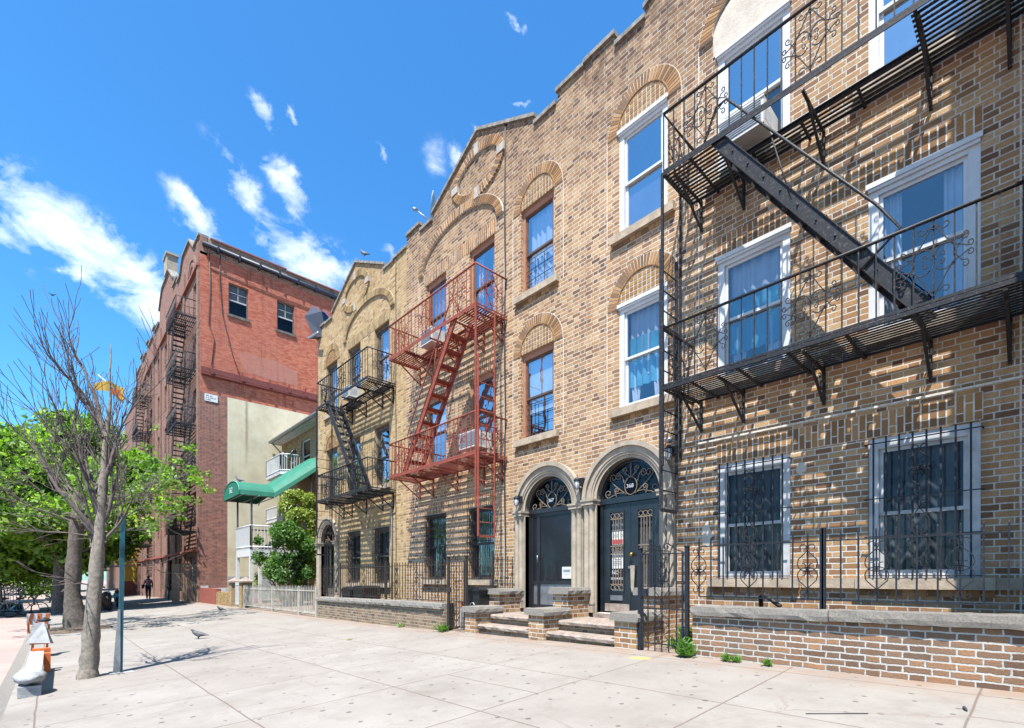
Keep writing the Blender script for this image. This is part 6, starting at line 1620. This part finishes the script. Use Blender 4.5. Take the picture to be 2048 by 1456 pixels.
# banner above the far roof line
T = thing('banner_flag', 'yellow and orange flag flying on a slanting pole from the front of the far building', 'flag', (5.9, 62, E + 17)); mb = MB(); P0, P1 = Vector((5.95, 62, E + 17.2)), Vector((3.2, 62, E + 19.5)); mb.tube([P0, P1], .06, 6); mb.build('pole', 'galv', T)
mb = MB(); n = 10; vs = []
for i in range(n + 1):
    t = i / n; x = 5.2 - 2.3 * t; top = E + 18.2 + .75 * (1 - abs(t - .45) * 1.3) + .2; vs += [(x, 62 + .25 * math.sin(t * 7), top), (x, 62 + .25 * math.sin(t * 7 + .8), top - 1.5 + .9 * t)]
mb.add(vs, [(2 * i, 2 * i + 1, 2 * i + 3, 2 * i + 2) for i in range(n)], 0, True); mb.build('cloth', 'yellow', T, fixn=False)
mb = MB(); mb.box(4.0, 4.9, 61.6, 61.62, E + 17.75, E + 18.35); mb.build('cloth_mark', 'orange', T)

# ------------------------------------------------------------------ birds and person
def pigeon(label, x, y, z, yaw, s=1., up=0.):
    T = thing('pigeon', label, 'pigeon', (x, y, z)); c, n_ = math.cos(yaw), math.sin(yaw)
    Q = lambda a, b, h: (x + s * (a * c - b * n_), y + s * (a * n_ + b * c), z + s * h)
    V = [Q(0, 0, .12), Q(.07, 0, .135 + up * .02), Q(.115, 0, .165 + up * .05), Q(.13, 0, .20 + up * .06), Q(.15, 0, .21 + up * .06), Q(.178, 0, .202 + up * .06), Q(-.08, 0, .105), Q(-.15, 0, .09), Q(-.22, 0, .08),
         Q(.0, .03, .06), Q(.0, .03, .01), Q(.03, .035, .003), Q(.0, -.03, .06), Q(.02, -.03, .01), Q(.05, -.035, .003)]
    E_ = [(0, 1), (1, 2), (2, 3), (3, 4), (4, 5), (0, 6), (6, 7), (7, 8), (0, 9), (9, 10), (10, 11), (0, 12), (12, 13), (13, 14)]
    R_ = [.060, .056, .036, .026, .022, .006, .048, (.034, .016), (.032, .006), .014, .006, .006, .014, .006, .006]
    R_ = [tuple(q * s for q in r) if isinstance(r, tuple) else r * s for r in R_]
    skin_obj('body', V, E_, R_, 'pigeon', T, 0, 2)
pigeon('grey pigeon walking on the sidewalk in front of the tree shadow', 2.44, 13.1, gz(2.44, 13.1), 2.5, 1.0)
pigeon('small pigeon far off on the sidewalk near the picket fence', 4.9, 22.3, gz(4.9, 22.3), 2.2, 1.0)
pigeon('pigeon perched on the front end of the green awning', 6.75, 27.0, E + 4.66, 2.3, 1.25, 1)
pigeon('pigeon perched on the peak of the farthest small gable', FX + .1, 15.0, E + 10.40, 2.4, .85, .5)
# person walking away
PXx, PYy = 4.95, 43.0; z0 = gz(PXx, PYy); T = thing('person', 'person in a pink top and dark jeans walking away past the red building', 'person', (PXx, PYy, z0))
Pn = lambda a, b, h: (PXx + a, PYy + b, z0 + h)
V = [Pn(0, 0, .95), Pn(0, 0, 1.15), Pn(0, .02, 1.38), Pn(0, .03, 1.47), Pn(0, .04, 1.55), Pn(0, .05, 1.64),
     Pn(.09, 0, .90), Pn(.10, .12, .50), Pn(.09, .02, .08), Pn(.09, .16, .03), Pn(-.09, 0, .90), Pn(-.10, -.06, .50), Pn(-.09, -.22, .10), Pn(-.09, -.10, .03),
     Pn(.17, .02, 1.36), Pn(.24, -.04, 1.10), Pn(.25, .06, .86), Pn(.25, .10, .78), Pn(-.17, .02, 1.36), Pn(-.24, .06, 1.10), Pn(-.22, .18, .90), Pn(-.21, .23, .83)]
E_ = [(0, 1), (1, 2), (2, 3), (3, 4), (4, 5), (0, 6), (6, 7), (7, 8), (8, 9), (0, 10), (10, 11), (11, 12), (12, 13), (2, 14), (14, 15), (15, 16), (16, 17), (2, 18), (18, 19), (19, 20), (20, 21)]
skin_obj('body', V, E_, [.13, .12, .12, .05, .09, .08, .09, .06, .042, .035, .09, .06, .042, .035, .055, .042, .032, .03, .055, .042, .032, .03], 'skin', T)
skin_obj('pink_top', [V[0], V[1], V[2], V[14], V[15], V[18], V[19]], [(0, 1), (1, 2), (2, 3), (3, 4), (2, 5), (5, 6)], [.16, .15, .145, .075, .06, .075, .06], 'pink', T)
skin_obj('jeans', [V[0], V[6], V[7], V[8], V[10], V[11], V[12]], [(0, 1), (1, 2), (2, 3), (0, 4), (4, 5), (5, 6)], [.155, .11, .078, .058, .11, .078, .058], 'denim', T)
skin_obj('hair', [Pn(0, .0, 1.66), Pn(0, -.04, 1.58), Pn(0, -.06, 1.48)], [(0, 1), (1, 2)], [.105, .10, .07], 'hair', T)
mb = MB(); mb.box(PXx - .36, PXx - .24, PYy + .0, PYy + .30, z0 + .78, z0 + 1.05); tag(mb.build('shoulder_bag', 'rubber'), 'dark bag carried at the side of the person in pink', 'bag')
# small dark bird in the sky
T = thing('flying_bird', 'tiny dark bird flying in the sky above the bare tree', 'bird', (-.2, 40, E + 17)); bx, by, bz = .0, 30, E + 12.55
mb = MB(); mb.add([(bx - .16, by, bz + .07), (bx, by - .05, bz), (bx + .16, by, bz + .09), (bx, by + .05, bz - .03)], [(0, 1, 3), (1, 2, 3)]); mb.tube([(bx, by - .1, bz - .01), (bx, by, bz), (bx, by + .14, bz)], [.01, .035, .008], 6); mb.build('body', 'papertext', T, fixn=False)

# ------------------------------------------------------------------ sky, sun, camera
w = bpy.data.worlds.new('World'); S.world = w; w.use_nodes = True; nt = w.node_tree; nt.nodes.clear(); g = G(nt)
SUN_AZ = math.atan2(.86, .52)   # direction towards the sun: behind the camera and to its left
sd = Vector((-1.0, -.60, 2.42)).normalized(); el = math.asin(sd.z)
sky = g.n('ShaderNodeTexSky'); sky.sky_type = 'NISHITA'; sky.sun_disc = False; sky.sun_elevation = el; sky.sun_rotation = math.atan2(sd.x, sd.y); sky.air_density = 1.0; sky.dust_density = .8; sky.ozone_density = 2.5; sky.altitude = 100
tc = g.n('ShaderNodeTexCoord'); d = tc.outputs['Generated']
CL = [
    ((0.040, 0.892, 0.451), (8.318, 1.408, -4.643), (-11.482, 9.614, -19.107), 1.05),
    ((0.097, 0.904, 0.416), (13.942, 2.724, -10.382), (-13.226, 9.531, -18.831), 1.10),
    ((-0.037, 0.901, 0.433), (23.158, 9.110, -18.115), (-20.497, 13.510, -31.055), 0.85),
    ((0.143, 0.844, 0.517), (23.992, -4.076, -0.958), (-8.765, 21.190, -33.127), 0.85),
    ((0.210, 0.737, 0.642), (32.654, 12.114, -25.379), (-45.786, 43.377, -35.631), 0.70),
    ((0.253, 0.718, 0.649), (34.167, 10.392, -25.604), (-80.170, 81.653, -59.761), 0.60),
    ((0.199, 0.795, 0.573), (18.268, 0.475, -7.889), (-23.183, 29.029, -33.062), 0.80),
    ((0.260, 0.767, 0.587), (21.222, 0.137, -10.421), (-23.362, 30.182, -29.922), 0.85),
    ((0.303, 0.803, 0.514), (12.452, -3.580, -2.723), (-5.722, 14.209, -19.807), 1.05),
    ((0.249, 0.800, 0.546), (16.094, 1.732, -10.798), (-29.887, 31.399, -33.301), 0.60),
    ((0.427, 0.634, 0.645), (18.966, 6.145, -19.377), (-32.916, 35.748, -14.171), 0.38),
    ((0.449, 0.617, 0.647), (43.051, 1.954, -32.514), (-52.214, 72.983, -34.191), 0.55),
    ((0.464, 0.489, 0.739), (44.369, -29.103, -9.293), (16.963, 135.341, -100.894), 0.60),
    ((0.361, 0.677, 0.641), (42.931, 6.986, -32.347), (-88.109, 104.374, -61.474), 0.50),
    ((0.402, 0.740, 0.540), (40.954, -8.222, -20.130), (-33.852, 59.959, -57.963), 0.60),
    ((0.500, 0.522, 0.691), (38.077, -36.454, -0.771), (89.998, 93.841, -136.663), 0.60),
    ((0.036, 0.913, 0.406), (30.329, 8.766, -23.615), (-58.548, 39.774, -85.401), 0.70),
    ((0.460, 0.588, 0.665), (67.268, 1.502, -48.601), (-73.155, 108.018, -45.682), 0.50),
    ((0.012, 0.879, 0.478), (34.951, 5.700, -12.423), (-39.920, 41.144, -75.720), 0.70),
    ((-0.022, 0.915, 0.404), (26.866, 9.852, -22.103), (-57.162, 36.161, -86.203), 0.55),
]
warp = g.v('SCALE', g.v('SUBTRACT', g.noise(d, 7., 8, .65, out='Color'), (.5, .5, .5)), scale=.105)
dw = g.v('ADD', d, warp); tot = None
for c, a, b, wt in CL:
    q = g.v('SUBTRACT', dw, c); u = g.v('DOT_PRODUCT', q, a); v_ = g.v('DOT_PRODUCT', q, b)
    e_ = g.m('MULTIPLY', g.m('EXPONENT', g.m('MULTIPLY', g.m('ADD', g.m('MULTIPLY', u, u), g.m('MULTIPLY', v_, v_)), -.9)), wt)
    tot = e_ if tot is None else g.m('MAXIMUM', tot, e_)
rot = g.n('ShaderNodeMapping'); rot.inputs['Rotation'].default_value = (.3, .72, .1); rot.inputs['Scale'].default_value = (1.0, 1.3, 1.8); g.put(rot.inputs[0], d)
fib = g.noise(rot.outputs[0], 13., 8, .62, dist=.5); fine = g.noise(rot.outputs[0], 30., 6, .65)
dens = g.m('ADD', tot, g.m('MULTIPLY', g.m('SUBTRACT', fib, .5), 2.6)); dens = g.m('ADD', dens, g.m('MULTIPLY', g.m('SUBTRACT', fine, .5), .6))
al = g.m('MULTIPLY', g.m('MULTIPLY', g.mr(dens, .30, 1.65, 0, 1, False), g.mr(tot, .10, .5, 0, 1, True)), .95)
hs = g.n('ShaderNodeHueSaturation'); hs.inputs['Saturation'].default_value = 1.22; g.put(hs.inputs['Color'], sky.outputs[0])
skc = g.mix(1., hs.outputs[0], (.70, 1.20, 1.36), 'MULTIPLY')
colr = g.mix(al, skc, (8.6, 8.8, 9.1))
bg = g.n('ShaderNodeBackground'); g.put(bg.inputs[0], colr); bg.inputs[1].default_value = .088
wo = g.n('ShaderNodeOutputWorld'); nt.links.new(bg.outputs[0], wo.inputs[0])
sl = bpy.data.lights.new('sun', 'SUN'); sl.energy = 5.0; sl.angle = math.radians(.4); sl.color = (1, .965, .90); so = bpy.data.objects.new('sun', sl); COL.objects.link(so)
so.rotation_euler = (-sd).to_track_quat('-Z', 'Y').to_euler(); so.location = (-10, -6, 25)

cam = bpy.data.cameras.new('camera'); co = bpy.data.objects.new('camera', cam); COL.objects.link(co)
co.location = (0, 0, E); co.rotation_euler = (PI / 2, 0, -math.atan2(.6804, .7328)); cam.sensor_width = 36; cam.lens = 990 / 2048 * 36; cam.shift_y = 427 / 2048; cam.clip_start = .05; cam.clip_end = 3000
S.camera = co
S.view_settings.view_transform = 'Standard'; S.view_settings.look = 'None'; S.view_settings.exposure = 1.40; S.view_settings.gamma = 1
S.render.engine = 'CYCLES'; S.cycles.max_bounces = 8; S.cycles.transparent_max_bounces = 12; S.cycles.caustics_reflective = False
